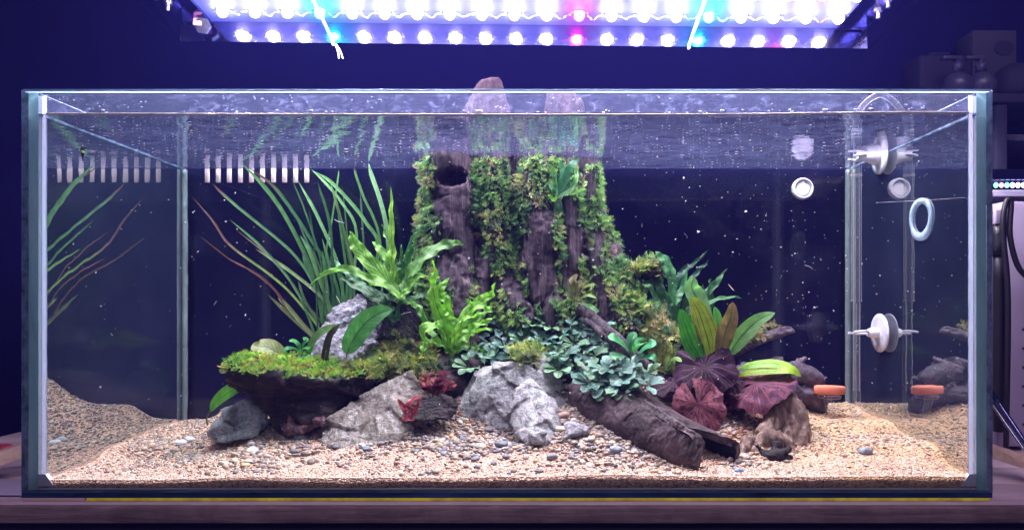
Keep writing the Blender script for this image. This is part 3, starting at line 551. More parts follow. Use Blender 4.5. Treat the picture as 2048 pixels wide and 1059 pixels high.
# ------------------------------------------------------------------ stones
def organic(name, geos, mat, voxel, amp, freq, label=None, cat=None, parent=None, smooth_it=1, fib=None, facet=0.0, fine=1.0, seed=0.0, chip=0.0, rough_=0.0, group=None, kind=None):
    co, no, F = remesh(join(*geos), voxel, smooth_it); fr = np.array(freq if np.ndim(freq) else (freq,)*3, float)
    d = amp*fbm(co*fr+seed, 4)
    if facet: d = d + facet*(ridged(co*fr*0.8+seed+40, 3)-0.6)
    if fib is not None: d = d + fib[0]*ridged(co*np.array(fib[1:])+seed, 3, 0.55)
    d = d + rough_*ridged(co*95+seed, 3)
    if chip: d = d + chip*(chips(co+.004*np.stack([perlin(co*60), perlin(co*60+9), perlin(co*60+5)], 1), .036, int(seed))+.35*chips(co*1.01+.002*perlin(co*150)[:, None], .012, int(seed)+5))
    co = co + no*d[:, None]; co = co + no*(amp*0.14*fine*fbm(co*180+seed, 2))[:, None]
    o = part(name, co, F if isinstance(F, np.ndarray) else F, mat, parent); tag(o, label, cat, group, kind); return o, co, no
def H_(*pts): return hull([W(*p) for p in pts])
def T_(pts, rpx, n=30, seg=12):
    P = [W(*p) for p in pts]; Ym = np.mean([p[2] for p in pts]); return tube(P, np.array(np.atleast_1d(rpx))*(0.88+Ym)/1424.7, n, seg)
organic('boulder', [H_((950,742,.19),(968,730,.19),(1012,724,.17),(1058,726,.17),(1098,765,.17),(1130,800,.17),(1135,838,.17),(898,834,.18),(920,852,.15),(1000,858,.13),(985,775,.15),(1040,858,.125),(1105,868,.14),(930,850,.24),(1120,850,.25),(1030,735,.24)),
    H_((1030,775,.135),(1085,790,.135),(1018,846,.115),(1036,872,.10),(1054,890,.092),(1094,890,.092),(1124,862,.12),(1110,800,.14),(1060,760,.16),(1050,870,.17),(1110,880,.17)),
    H_((1072,712,.19),(1080,704,.19),(1096,716,.19),(1140,790,.19),(1145,840,.19),(1095,820,.17),(1068,745,.175),(1100,740,.23),(1125,830,.24)), H_((1060,868,.09),(1092,860,.09),(1092,884,.085),(1066,886,.085),(1080,880,.12))],
    M['rock'], .0019, .0013, (24, 24, 28), 'largest grey angular boulder with white scuffs at the centre of the gravel', 'rock', facet=.0010, chip=0.13, rough_=0.0004, seed=1)
organic('flat_rock', [H_((822,738,.175),(812,742,.17),(856,788,.165),(850,846,.13),(790,890,.10),(716,912,.085),(640,888,.10),(690,828,.14),(745,782,.16),(800,800,.23),(700,872,.19),(850,820,.21),(640,858,.12))],
    M['rock_sandy'], .0024, .003, (22, 22, 26), 'smooth sandy grey rock with pointed top sloping into pale sand', 'rock', facet=.0028, chip=0.14, rough_=0.0006, seed=5)
organic('side_rock', [H_((414,868,.150),(424,842,.155),(470,815,.160),(506,796,.175),(531,826,.160),(527,862,.140),(480,878,.125),(440,884,.13),(440,842,.21),(510,842,.22))],
    M['rock_blue'], .002, .0025, 30, 'small blue grey rock under the left tip of the moss-topped ledge', 'rock', facet=.002, chip=0.28, rough_=0.0007, seed=9)
organic('side_stone', [H_((418,868,.15),(432,845,.155),(452,850,.15),(446,872,.14),(425,876,.14),(440,868,.18))], M['rock'], .0016, .0015, 40, 'dark grey chunk against the left side of the blue grey rock', 'rock', facet=.001, chip=0.3, seed=10)
organic('crinkled_rock', [H_((708,598,.24),(728,593,.24),(748,612,.24),(762,640,.24),(745,690,.20),(700,722,.19),(640,724,.19),(612,722,.20),(612,702,.21),(660,640,.23),(680,610,.24),(740,640,.32),(650,700,.30),(700,760,.22)),
    H_((745,640,.24),(798,628,.25),(804,638,.25),(780,662,.24),(730,680,.23),(760,660,.29)), H_((606,716,.20),(640,690,.20),(650,724,.19),(640,720,.24))],
    M['rock_crinkle'], .0022, .0035, (40, 40, 60), 'crinkled lilac grey rock leaning back behind the moss-topped ledge', 'rock', facet=.003, chip=0.25, rough_=0.0012, seed=13)
organic('white_stone', [H_((1126,846,.10),(1140,842,.10),(1172,850,.10),(1176,862,.095),(1146,868,.09),(1132,876,.09),(1128,862,.09),(1150,860,.13))], M['rock_pale'], .0015, .0015, 50, 'small pale stone between the boulder and the hollow log', 'rock', facet=.0015, chip=0.10, seed=17)
organic('pale_rock', [H_((1262,800,.20),(1300,785,.21),(1350,790,.21),(1376,830,.18),(1376,872,.16),(1330,852,.16),(1280,830,.17),(1340,830,.25))], M['rock_pale'], .002, .003, 35, 'pale grey rock wedged behind the hollow log and lotus leaves', 'rock', facet=.002, chip=0.35, rough_=0.0008, seed=19)
organic('maroon_stone', [H_((556,826,.135),(580,816,.14),(640,812,.14),(660,830,.135),(650,846,.125),(600,862,.12),(568,864,.12),(556,848,.125),(600,840,.18))], M['rock_maroon'], .0018, .002, 40, 'dark maroon stone propping up the moss-topped ledge', 'rock', facet=.002, chip=0.3, seed=21)
organic('bark_chunk', [H_((810,822,.125),(834,794,.135),(880,788,.14),(905,798,.135),(914,822,.125),(896,838,.115),(850,843,.11),(820,840,.112),(860,810,.17))], M['dark_wood'], .0016, .0018, 40, 'dark chunk of ridged bark left of the big boulder', 'bark', fib=(.0016, 60, 60, 200), chip=0.25, seed=23)
organic('round_wood_knot', [T_([(1512,898,.095),(1538,908,.085),(1568,908,.085),(1582,894,.092)], [8, 13, 14, 7]), T_([(1560,890,.10),(1545,904,.088)], [7, 11]), T_([(1500,884,.10),(1520,895,.09)], [4, 8])], M['dark_wood'], .0018, .004, 60, 'small black knot of wood at the foot of the pale driftwood', 'driftwood', facet=.003, chip=0.3, seed=25)
n = 900; q = np.array(ground_patch_early([(300,840),(1250,850),(1620,860),(1900,850),(1900,950),(150,955)], n)); P = np.array([ground_px(*t_) for t_ in q]); rr_ = np.minimum(R.gamma(2, .0004, n)+.0004, .0022)
v, f, c_ = batch(grits, P+np.array([0, 0, .0008]), yaw_tilt(n, .6), np.stack([rr_*R.uniform(1, 3, n), rr_*.8, rr_*.4], 1), np.array([(.10,.06,.04),(.16,.10,.06),(.06,.05,.05),(.20,.22,.08)])[R.randint(4, size=n)]); tag(part('plant_debris', v, f, M['pebble'], col=c_), 'brown scraps of leaf and bark scattered on the sand', 'debris', kind='stuff')
n = 700; q = np.array(ground_patch_early([(1440,800),(1530,800),(1520,870),(1450,880)], n)); P = np.array([ground_px(*t_) for t_ in q]); rr_ = R.gamma(6, .00035, n)+.0008
v, f, c_ = batch(pebs, P+np.array([0, 0, .001]), yaw_tilt(n), np.stack([rr_, rr_*.9, rr_*.7], 1), np.array([(.20,.06,.04),(.28,.11,.06),(.36,.22,.12),(.14,.04,.04)])[R.randint(4, size=n)]); tag(part('red_gravel', v, f, M['pebble'], col=c_), 'rust-red soil granules in the hollow behind the log end', 'gravel', kind='stuff')
# singled out pebbles
PB = [((505, 906), .0085, (.92,.9,.92), 'large white pebble on the left gravel, nearest to the glass'), ((503, 890), .006, (.9,.88,.9), 'white pebble just behind the largest white pebble'),
 ((360, 888), .0085, (.85,.85,.95), 'white pebble furthest left on the sand'), ((378, 882), .008, (.55,.56,.62), 'pale grey pebble beside the leftmost white pebble'), ((592, 862), .009, (.27,.32,.38), 'blue grey pebble touching the maroon stone'),
 ((600, 878), .009, (.30,.35,.42), 'blue grey pebble just in front of the one touching the maroon stone'), ((733, 902), .0072, (.13,.16,.22), 'navy pebble on the pale sand below the flat rock'), ((876, 840), .0075, (.12,.15,.21), 'navy pebble under the dark bark chunk'),
 ((1003, 894), .010, (.14,.16,.20), 'wide slate pebble in front of the boulder'), ((1160, 822), .0095, (.62,.48,.33), 'tan pebble right of the boulder near the log'), ((1127, 834), .0095, (.5,.34,.27), 'rusty pebble between boulder and white stone'),
 ((1192, 846), .0075, (.26,.34,.42), 'blue pebble beside the log'), ((1120, 862), .0085, (.78,.66,.50), 'cream pebble against the small pale stone'), ((1104, 917), .008, (.17,.18,.22), 'dark oval pebble in the front centre gravel'),
 ((1478, 943), .0062, (.22,.30,.55), 'bright blue chip on sand right of the log end'), ((1730, 906), .0095, (.2,.23,.28), 'dark oval pebble alone on the right sand'), ((1232, 903), .009, (.24,.28,.34), 'blue grey pebble below the middle of the log')]
for (px, py), r, col, lab in PB:
    p = ground_px(px, py); v, f = stone_tmpl(3, R.rand()*9); v = v*np.array([r, r*.8, r*.6])+p+np.array([0, 0, r*.3])
    tag(part('pebble', v, f, M['pebble'], col=np.tile([col], (len(v), 1))), lab, 'pebble', 'singled-out pebbles on the gravel')

# ------------------------------------------------------------------ driftwood
organic('driftwood_ledge', [H_((434,729,.135),(440,738,.13),(520,752,.12),(640,762,.125),(720,772,.15),(775,742,.19),(740,722,.24),(520,722,.23),(545,800,.15),(700,790,.17),(470,752,.16),(560,775,.20)),
    H_((500,778,.15),(545,850,.135),(570,862,.13),(600,846,.125),(650,835,.13),(730,778,.17),(640,765,.14),(520,760,.15),(600,790,.24),(600,850,.18)), H_((462,758,.15),(490,755,.14),(520,790,.145),(482,772,.15),(500,770,.19))],
    M['dark_wood'], .0026, .005, (16, 20, 30), 'dark driftwood shelf jutting left with bright moss on top', 'driftwood', fib=(.002, 14, 30, 90), chip=0.28, rough_=0.001, seed=31)
_, bank_co, bank_no = organic('root_bank', [H_((700,742,.215),(760,700,.23),(850,694,.22),(960,730,.20),(960,790,.19),(880,775,.185),(800,735,.195),(730,765,.20),(760,690,.33),(960,690,.33),(850,780,.25)),
    H_((765,640,.26),(800,606,.26),(880,600,.26),(940,640,.25),(960,730,.22),(790,720,.23),(770,640,.35),(930,620,.35))], M['dark_wood'], .003, .007, (20, 20, 20), 'black root bank carrying the ferns left of the stump', 'driftwood', chip=0.3, seed=35)
# stump: fluted columns merged into one trunk
sg = [H_((868,270,.32),(1165,270,.32),(866,420,.31),(1180,400,.31),(860,620,.30),(1228,620,.30),(1010,270,.29),(1010,620,.275),(880,270,.355),(1155,270,.355),(860,640,.36),(1240,640,.36))]
sg += [T_([(908,265,.285),(896,330,.276),(912,400,.272),(900,450,.270),(918,510,.268),(908,560,.264),(918,640,.255)], [38, 46, 34, 38, 30, 38, 44], 40), T_([(858,265,.31),(862,400,.31),(862,640,.30)], [9, 11, 20]),
       T_([(1068,262,.29),(1074,360,.279),(1070,420,.276),(1086,480,.271),(1078,530,.270),(1090,600,.264)], [24, 34, 26, 33, 28, 18], 40), T_([(1140,262,.295),(1136,400,.287),(1144,470,.285),(1136,540,.281),(1142,640,.27)], [20, 16, 21, 16, 22], 40),
       T_([(1172,262,.31),(1180,400,.30),(1196,540,.29),(1212,650,.28)], [12, 11, 12, 15]), T_([(990,262,.295),(985,420,.283),(1000,540,.272),(1045,650,.25)], [34, 30, 17, 20]),
       T_([(1180,400,.33),(1200,470,.325),(1226,550,.32),(1262,640,.30)], [12, 16, 22, 30]), T_([(1250,560,.31),(1290,540,.30),(1322,540,.295)], [16, 12, 7])]
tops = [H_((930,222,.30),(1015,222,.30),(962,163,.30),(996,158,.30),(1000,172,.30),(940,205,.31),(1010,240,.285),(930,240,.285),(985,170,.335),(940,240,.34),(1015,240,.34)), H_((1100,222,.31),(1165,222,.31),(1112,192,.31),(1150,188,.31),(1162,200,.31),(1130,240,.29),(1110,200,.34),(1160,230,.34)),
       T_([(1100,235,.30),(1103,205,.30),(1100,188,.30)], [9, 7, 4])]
kr = [(902+34*math.cos(a)*(1+.22*math.sin(2*a+1)+.14*math.sin(3*a)), 350+29*math.sin(a)*(1+.25*math.cos(3*a+.6)), .266+.006*math.cos(2*a)) for a in np.linspace(0, 2*math.pi, 13)]
sg += [T_(kr, [5, 10, 3, 7, 5], 40, 8), T_([(925,330,.27),(905,336,.262),(896,352,.262),(908,362,.268)], [3, 6, 5, 3]), T_([(905,560,.265),(885,610,.25),(866,650,.235)], [16, 14, 9]), T_([(1086,570,.268),(1104,615,.255),(1112,650,.25)], [14, 13, 9]), T_([(1205,540,.29),(1232,600,.28),(1262,660,.26)], [10, 13, 9]), T_([(1000,420,.28),(985,500,.272),(960,570,.262),(950,630,.25)], [9, 12, 13, 9]), T_([(872,330,.262),(885,345,.25),(905,338,.25)], [10, 9, 5])]
stump = thing('tree_stump', 'tall furrowed tree stump overgrown with moss rising through the water', 'tree stump', W(1040, 620, .31))
V_, st_co, st_no = organic('trunk', sg, M['stump'], .0027, .0085, (24, 24, 8), parent=stump, fib=(.0065, 85, 85, 9), chip=.05, seed=41)
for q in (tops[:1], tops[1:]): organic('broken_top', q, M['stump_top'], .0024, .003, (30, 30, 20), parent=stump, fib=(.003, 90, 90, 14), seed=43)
# carve the dark knot hole: push the surface in inside the ring
me = V_.data; n = len(me.vertices); co = np.empty(n*3); me.vertices.foreach_get('co', co); co = co.reshape(-1, 3); off = np.array(stump.location); g = co+off; px, py = to_px(g); gr = sum(np.clip(1-np.abs(px-x_-6*np.sin(py/37+x_))/(5+3*np.sin(py/29+x_)), 0, 1)*(py > y0_)*(py < y1_) for x_, y0_, y1_ in ((952, 300, 640), (1048, 380, 640), (1116, 330, 640), (1164, 340, 600), (1216, 430, 640), (866, 420, 640), (1022, 300, 420))); co[:, 1] += gr*0.011*(g[:, 1] < .31)
hole = np.clip(1-np.hypot((px-904)/31, (py-352)/22)**3+.9*fbm(g*70, 2), 0, 1)*(np.hypot((px-904)/34, (py-352)/27) < 1)*(g[:, 1] < .29); co[:, 1] += hole*0.035; me.vertices.foreach_set('co', co.ravel()); me.update()
st_px, st_py = to_px(st_co)
organic('diagonal_root', [T_([(1160,612,.245),(1190,640,.225),(1225,672,.205),(1262,705,.19),(1300,735,.18)], [9, 10, 12, 11, 7]), T_([(1170,640,.22),(1210,672,.205),(1250,715,.19)], [5, 6, 5])], M['stump'], .0018, .002, 60, 'twisted thin root running down right between rosettes and moss', 'root', fib=(.0012, 120, 60, 60), seed=45)
organic('fallen_branch', [T_([(1440,712,.31),(1490,690,.31),(1540,672,.31),(1588,660,.31)], [14, 11, 8, 4]), T_([(1540,668,.31),(1572,655,.31),(1582,656,.31)], [5, 3, 2])], M['branch'], .002, .003, 40, 'thin dead branch pointing right behind the sword plant', 'driftwood', fib=(.0015, 30, 60, 120), seed=47)
organic('root_log', [T_([(1440,770,.31),(1500,752,.31),(1580,742,.31),(1620,752,.30),(1655,780,.295)], [26, 26, 20, 18, 8]), T_([(1500,790,.31),(1600,790,.31),(1650,812,.30)], [30, 24, 12]), T_([(1560,738,.30),(1600,722,.30),(1612,714,.30)], [4, 3, 1.5])], M['branch'], .0025, .005, 24, 'gnarled dark log lying in the back right corner', 'driftwood', fib=(.002, 20, 40, 70), chip=0.3, seed=49)
organic('pale_driftwood', [T_([(1478,812,.185),(1510,796,.17),(1548,792,.16),(1582,812,.15),(1600,855,.135),(1598,900,.12)], [8, 14, 19, 18, 14, 11]), T_([(1530,795,.165),(1552,826,.145),(1536,868,.125),(1508,906,.105)], [14, 18, 14, 8]),
    T_([(1566,800,.165),(1580,846,.14),(1572,888,.12),(1588,915,.105)], [14, 17, 15, 10]), T_([(1520,858,.13),(1552,876,.115),(1580,888,.115)], [9, 12, 9]), T_([(1500,880,.12),(1484,908,.10)], [10, 5]), T_([(1442,826,.20),(1482,802,.19),(1530,790,.175)], [7, 9, 12])],
    M['pale_wood'], .0020, .003, (30, 30, 18), 'pale ribbed driftwood arch curling down under the right lotus leaf', 'driftwood', fib=(.0030, 120, 90, 12), seed=51)
# hollow log: an open half shell lofted through six long lines
LN = [[(1140,805,.165),(1185,858,.135),(1250,900,.095),(1330,930,.068),(1392,952,.043)], [(1138,775,.158),(1190,820,.12),(1260,860,.085),(1330,893,.058),(1398,920,.036)],
      [(1150,760,.165),(1215,780,.13),(1285,812,.095),(1345,842,.062),(1403,872,.040)], [(1172,754,.185),(1228,768,.15),(1275,790,.118),(1312,815,.092),(1338,846,.078)],
      [(1200,756,.205),(1265,772,.165),(1330,812,.13),(1395,848,.098),(1462,878,.070)], [(1215,772,.215),(1290,795,.18),(1350,832,.145),(1410,868,.105),(1480,900,.070)], [(1225,800,.215),(1290,835,.185),(1350,870,.15),(1410,902,.105),(1468,926,.070)]]
G = np.array([catmull([W(*p) for p in L], 200) for L in LN]); G = np.array([catmull(G[:, k], 110) for k in range(200)])       # (200,110,3)
outer = G.reshape(-1, 3); du = np.gradient(G, axis=0); dv = np.gradient(G, axis=1); N = np.cross(du, dv); N /= np.linalg.norm(N, axis=2)[:, :, None]
cen = G.mean(1, keepdims=True)+np.array([0, .02, -.03]); N *= np.sign(((G-cen)*N).sum(2).mean()); 
d = 0.0024*fbm(outer*24, 4)+0.0013*ridged(outer*np.array([60, 60, 60]), 3)+.06*chips(outer+.003*perlin(outer*90)[:, None], .016, 3)+.001*fbm(outer*260, 2); taper = np.clip(np.minimum(np.arange(110), 109-np.arange(110))/11, .25, 1)
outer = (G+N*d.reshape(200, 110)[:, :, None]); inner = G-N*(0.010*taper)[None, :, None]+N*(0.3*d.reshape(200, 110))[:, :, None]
Vl = np.concatenate([outer.reshape(-1, 3), inner.reshape(-1, 3)]); K = 200*110
idx = lambda a, b: a*110+b
Fo = [(idx(a, b), idx(a+1, b), idx(a+1, b+1), idx(a, b+1)) for a in range(199) for b in range(109)]; Fi = [(K+q[3], K+q[2], K+q[1], K+q[0]) for q in Fo]
Fe = [(idx(a, b), idx(a, b+1), K+idx(a, b+1), K+idx(a, b)) for a in (0, 199) for b in range(109)]+[(idx(a, b), idx(a+1, b), K+idx(a+1, b), K+idx(a, b)) for b in (0, 109) for a in range(199)]
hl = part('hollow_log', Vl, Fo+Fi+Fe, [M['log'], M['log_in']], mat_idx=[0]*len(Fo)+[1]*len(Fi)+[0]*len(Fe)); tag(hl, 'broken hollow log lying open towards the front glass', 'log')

# ------------------------------------------------------------------ moss
def frond(k, nl=8):
    """a short curved stem with alternating pointed leaflets, about one unit long"""
    rr = np.random.RandomState(100+k); V, F = [], []; bend = rr.uniform(.1, .6)
    for i in range(nl):
        t = (i+0.6)/nl; b = np.array([t*0.75, 0, bend*t*t*0.5]); s = 1 if i % 2 else -1
        for sd in ((s, -s) if i < nl-1 else (0,)):
            a = sd*rr.uniform(.55, .72); L = rr.uniform(.28, .48)*(1.1-0.45*t); wd = L*0.095; d = np.array([math.cos(a), math.sin(a), rr.uniform(-.15, .45)]); sdv = np.array([-d[1], d[0], rr.uniform(-.3, .3)]); n0 = len(V)
            V += [b, b+d*L*.5+sdv*wd, b+d*L, b+d*L*.5-sdv*wd+np.array([0, 0, .02])]; F += [(n0, n0+1, n0+2), (n0, n0+2, n0+3)]
    return np.array(V), np.array(F)
FR = [frond(k) for k in range(6)]
def frame(nrm, up=None):
    """rotations whose x axis leans out of the surface, z close to the normal"""
    n = len(nrm); a = R.randn(n, 3) if up is None else up+R.randn(n, 3)*.5; x_ = a-nrm*(a*nrm).sum(1)[:, None]*0.4; x_ = x_+nrm*R.uniform(.2, .9, (n, 1)); x_ /= np.linalg.norm(x_, axis=1)[:, None]
    z_ = nrm+R.randn(n, 3)*.35; z_ -= x_*(z_*x_).sum(1)[:, None]; z_ /= np.linalg.norm(z_, axis=1)[:, None]; y_ = np.cross(z_, x_); return np.stack([x_, y_, z_], 2)
GREENS = np.array([(.12,.27,.09),(.20,.38,.10),(.30,.46,.12),(.09,.21,.11),(.42,.48,.14),(.42,.32,.18)])
def moss(name, label, P, Nn, size, pal=GREENS, pw=None, up=None, parent=None, cscale=22):
    n = len(P)
    if n == 0: return
    pw = np.ones(len(pal)) if pw is None else np.array(pw, float); pw = pw/pw.sum(); q = fbm(P*cscale, 3); q = (np.argsort(np.argsort(q))+R.randn(n)*n*.13)/n
    cdf = np.cumsum(pw); ci = np.clip(np.searchsorted(cdf, np.clip(q, 0, .999)), 0, len(pal)-1); col = pal[ci]*R.uniform(.65, 1.35, (n, 1))
    s = size*R.uniform(.6, 1.3, n)[:, None]*np.ones((1, 3)); v, f, c_ = batch(FR, P+Nn*0.0006, frame(Nn, up), s, col)
    return tag(part(name, v, f, M['moss'], parent, col=c_, smooth=False), label, 'moss' if parent is None else None, kind='stuff')
px, py = st_px, st_py; nn = fbm(st_co*np.array([38, 38, 16]), 3)
def sl(x0, x1, y0, y1, e=10): return np.clip(np.minimum.reduce([px-x0, x1-px, py-y0, y1-py])/e+.5, 0, 1)
bare = np.maximum.reduce([sl(868, 942, 0, 440), sl(880+0*px, 944, 430, 570), sl(905, 935, 560, 640), sl(1056, 1108, 405, 590), sl(1126, 1156, 392, 575), sl(1174, 1188, 0, 400, 6), sl(1194, 1210, 540, 660, 6), sl(1000+(py-540)*.55, 1022+(py-540)*.55, 535, 640, 6), sl(1015, 1040, 322, 372), sl(838, 852, 0, 330), sl(1045, 1085, 590, 612)])
mask = (st_no[:, 1] < .35)&(st_co[:, 2] < WZ-.004)&(bare+nn*1.0 < .5)&(fbm(st_co*np.array([30, 30, 13])+5, 3) < .17); ix = np.nonzero(mask)[0]; ix = R.choice(ix, min(len(ix), 14000))
up = np.tile([[0, -.3, -.5]], (len(ix), 1))
moss('trunk_moss', 'feathery green moss hanging in bands', st_co[ix]-st_no[ix]*.001, st_no[ix], .0135, GREENS, [3, 3.4, 2.8, 2.4, 1.0, .12], up, stump)
ix = np.nonzero((st_no[:, 1] < .4)&(st_co[:, 2] < WZ-.004)&(nn > .02)&(bare < .6)&(np.abs(fbm(st_co*9, 2)) < .09))[0]; ix = R.choice(ix, min(len(ix), 110))
moss('trunk_moss', 'wilted tan moss tufts', st_co[ix], st_no[ix], .016, np.array([(.42,.26,.20),(.36,.22,.2),(.45,.33,.2)]), None, None, stump)
def ground_patch(poly, n, jit=0):
    poly = np.array(poly, float); out = []; x0, y0 = poly.min(0); x1, y1 = poly.max(0)
    while len(out) < n:
        x_, y_ = R.uniform(x0, x1), R.uniform(y0, y1); ins = False; j = len(poly)-1
        for i in range(len(poly)):
            if (poly[i, 1] > y_) != (poly[j, 1] > y_) and x_ < (poly[j, 0]-poly[i, 0])*(y_-poly[i, 1])/(poly[j, 1]-poly[i, 1])+poly[i, 0]: ins = not ins
            j = i
        if ins: out.append((x_, y_))
    return out
def surf_from_px(pts, lift=0.0):
    P = np.array([ground_px(*p) for p in pts]); e = .004
    gx = (terrain(P[:, 0]+e, P[:, 1], False)-terrain(P[:, 0]-e, P[:, 1], False))/(2*e); gy = (terrain(P[:, 0], P[:, 1]+e, False)-terrain(P[:, 0], P[:, 1]-e, False))/(2*e)
    Nn = np.stack([-gx, -gy, gx*0+1], 1); Nn /= np.linalg.norm(Nn, axis=1)[:, None]; P = P+Nn*(lift+R.rand(len(P), 1)*.005); return P, Nn
YG = np.array([(.22,.34,.11),(.34,.44,.12),(.46,.56,.12),(.52,.56,.15),(.42,.34,.18),(.17,.26,.12)])
P, Nn = surf_from_px(ground_patch([(1165,612),(1210,590),(1260,590),(1330,640),(1360,690),(1372,745),(1330,750),(1300,700),(1250,668),(1200,650)], 2600)); moss('moss', 'yellow green moss carpet on the slope right of the stump', P, Nn, .016, YG)
P, Nn = surf_from_px(ground_patch([(850,690),(960,620),(1010,600),(1010,640),(950,700),(940,760),(890,760)], 500)); moss('moss', 'dark green moss behind the bright fern at the stump foot', P, Nn, .014, GREENS)
ix = np.nonzero((bank_no[:, 2] > .1)&(to_px(bank_co)[0] < 870)&(to_px(bank_co)[1] > 668)&(to_px(bank_co)[1] < 755))[0]; ix = R.choice(ix, 1500); moss('moss', 'green moss clump between the crinkled rock and the bright fern', bank_co[ix], bank_no[ix], .017, YG)
lo = bpy.data.objects['driftwood_ledge']; me = lo.data; n = len(me.vertices); a = np.empty(n*3); me.vertices.foreach_get('co', a); lc = a.reshape(-1, 3)+np.array(lo.location); a = np.empty(n*3); me.vertices.foreach_get('normal', a); ln = a.reshape(-1, 3)
ix = np.nonzero((ln[:, 2] > .55)&(lc[:, 2] > W(0, 752, .15)[2]))[0]; ix = R.choice(ix, 5200); moss('moss', 'thin bright yellow green moss mat along the driftwood shelf', lc[ix], ln[ix], .0080, np.array([(.18,.40,.05),(.26,.52,.05),(.38,.60,.07),(.50,.36,.09),(.20,.42,.07)]), None, None, None, 40)
def tuft(label, pts, n, size, pal, spread=.006):
    C = np.array([W(*p) for p in pts]); P = C[R.randint(len(C), size=n)]+R.randn(n, 3)*spread*np.array([1, .8, .6]); Nn = np.tile([[0, -.45, .89]], (n, 1))+R.randn(n, 3)*.3; Nn /= np.linalg.norm(Nn, axis=1)[:, None]; moss('moss', label, P, Nn, size, pal)
tuft('lime moss tuft on top of the big boulder', [(1035,705,.185),(1055,700,.19),(1060,716,.175),(1045,718,.17),(1070,700,.19)], 260, .016, YG)
tuft('moss tuft spilling over the end of the ledge beside the flat rock', [(705,738,.165),(725,742,.17),(745,735,.18),(765,722,.19),(730,752,.165)], 520, .016, YG)
tuft('pale moss tuft growing on the dead branch', [(1500,680,.305),(1520,668,.305),(1540,655,.31),(1510,672,.30)], 110, .014, np.array([(.30,.30,.12),(.42,.30,.16),(.22,.28,.12)]))
tuft('olive moss tuft on the stub right of the stump', [(1270,540,.29),(1290,535,.285),(1308,536,.285),(1280,545,.285)], 240, .016, YG)
tuft('moss fringe hanging below the right stub of the stump', [(1240,600,.27),(1262,590,.28),(1280,610,.27),(1300,625,.265),(1320,650,.25),(1340,670,.24)], 700, .016, GREENS, .009)

# ------------------------------------------------------------------ leaves
def leaf_geo(P, width, prof='lance', hint=(0, -.75, .65), cup=.12, wave=.0, nw=3, n=18, cols=7, twist=0.0, crumple=0.0):
    P = catmull(P, n); T = np.gradient(P, axis=0); T /= np.linalg.norm(T, axis=1)[:, None]+1e-12; t = np.linspace(0, 1, n)
    pr = {'lance': np.sin(np.pi*np.clip(t*.94+.06, 0, 1)**.85)**.75, 'ribbon': np.minimum(np.clip(t*6+.55, 0, 1), np.clip((1-t)*5, 0, 1)**.8), 'oval': np.clip(np.sin(np.pi*np.clip((t-.12)/.88, 0, 1)**.8), 0, 1)**.62+.07*(t < .95), 'spoon': np.clip(np.sin(np.pi*np.clip((t-.18)/.82, 0, 1)**1.25), 0, 1)**.6+.1*(t < .92)}[prof]
    pr = np.maximum(pr, .03); h = np.array(hint, float); V, UV = [], []; ph = R.rand()*6
    for i in range(n):
        hh = h.copy(); s_ = np.cross(T[i], hh); s_ /= np.linalg.norm(s_)+1e-12; nn_ = np.cross(s_, T[i]); a = twist*(t[i]-.3); s2 = s_*math.cos(a)+nn_*math.sin(a); n2 = nn_*math.cos(a)-s_*math.sin(a)
        for j in range(cols):
            u = j/(cols-1)*2-1; wv = wave*math.sin(nw*2*math.pi*t[i]+ph+(1.3 if u > 0 else 0))*abs(u)**1.5; V.append(P[i]+s2*u*width*.5*pr[i]+n2*(cup*abs(u)*width*.5*pr[i]+wv)); UV.append(((u+1)/2, t[i]))
    F = np.array([(i*cols+j, i*cols+j+1, (i+1)*cols+j+1, (i+1)*cols+j) for i in range(n-1) for j in range(cols-1)]); V = np.array(V)
    if crumple: V = V+np.stack([perlin(V*55+3), perlin(V*55+31), perlin(V*55+77)], 1)*crumple
    return V, F, np.array(UV)
def leaf(name, parent, pts, wpx, col, mat, tip=None, **kw):
    """pts from base to tip as (px, py, Y)"""
    Ym = np.mean([p[2] for p in pts]); V, F, UV = leaf_geo([W(*p) for p in pts], wpx*{'fern': .80, 'grass': .80}.get(mat, 1)*(0.88+Ym)/1424.7, **kw); c0 = np.array(col)*R.uniform(.9, 1.12)
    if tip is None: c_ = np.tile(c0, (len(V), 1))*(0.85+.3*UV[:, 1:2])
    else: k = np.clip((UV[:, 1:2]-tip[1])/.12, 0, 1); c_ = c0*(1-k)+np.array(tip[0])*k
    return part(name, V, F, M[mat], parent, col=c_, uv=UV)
G1, G2, G3, GD = (.15,.38,.045), (.20,.48,.05), (.10,.27,.05), (.035,.12,.04)
val = thing('ribbon_grass', 'tall clump of ribbon leaves fanning left towards the surface', 'aquatic plant', W(650, 690, .33))
Yv = .33; g = (.12,.30,.10); br = (.16,.07,.07); ol = (.14,.18,.06)
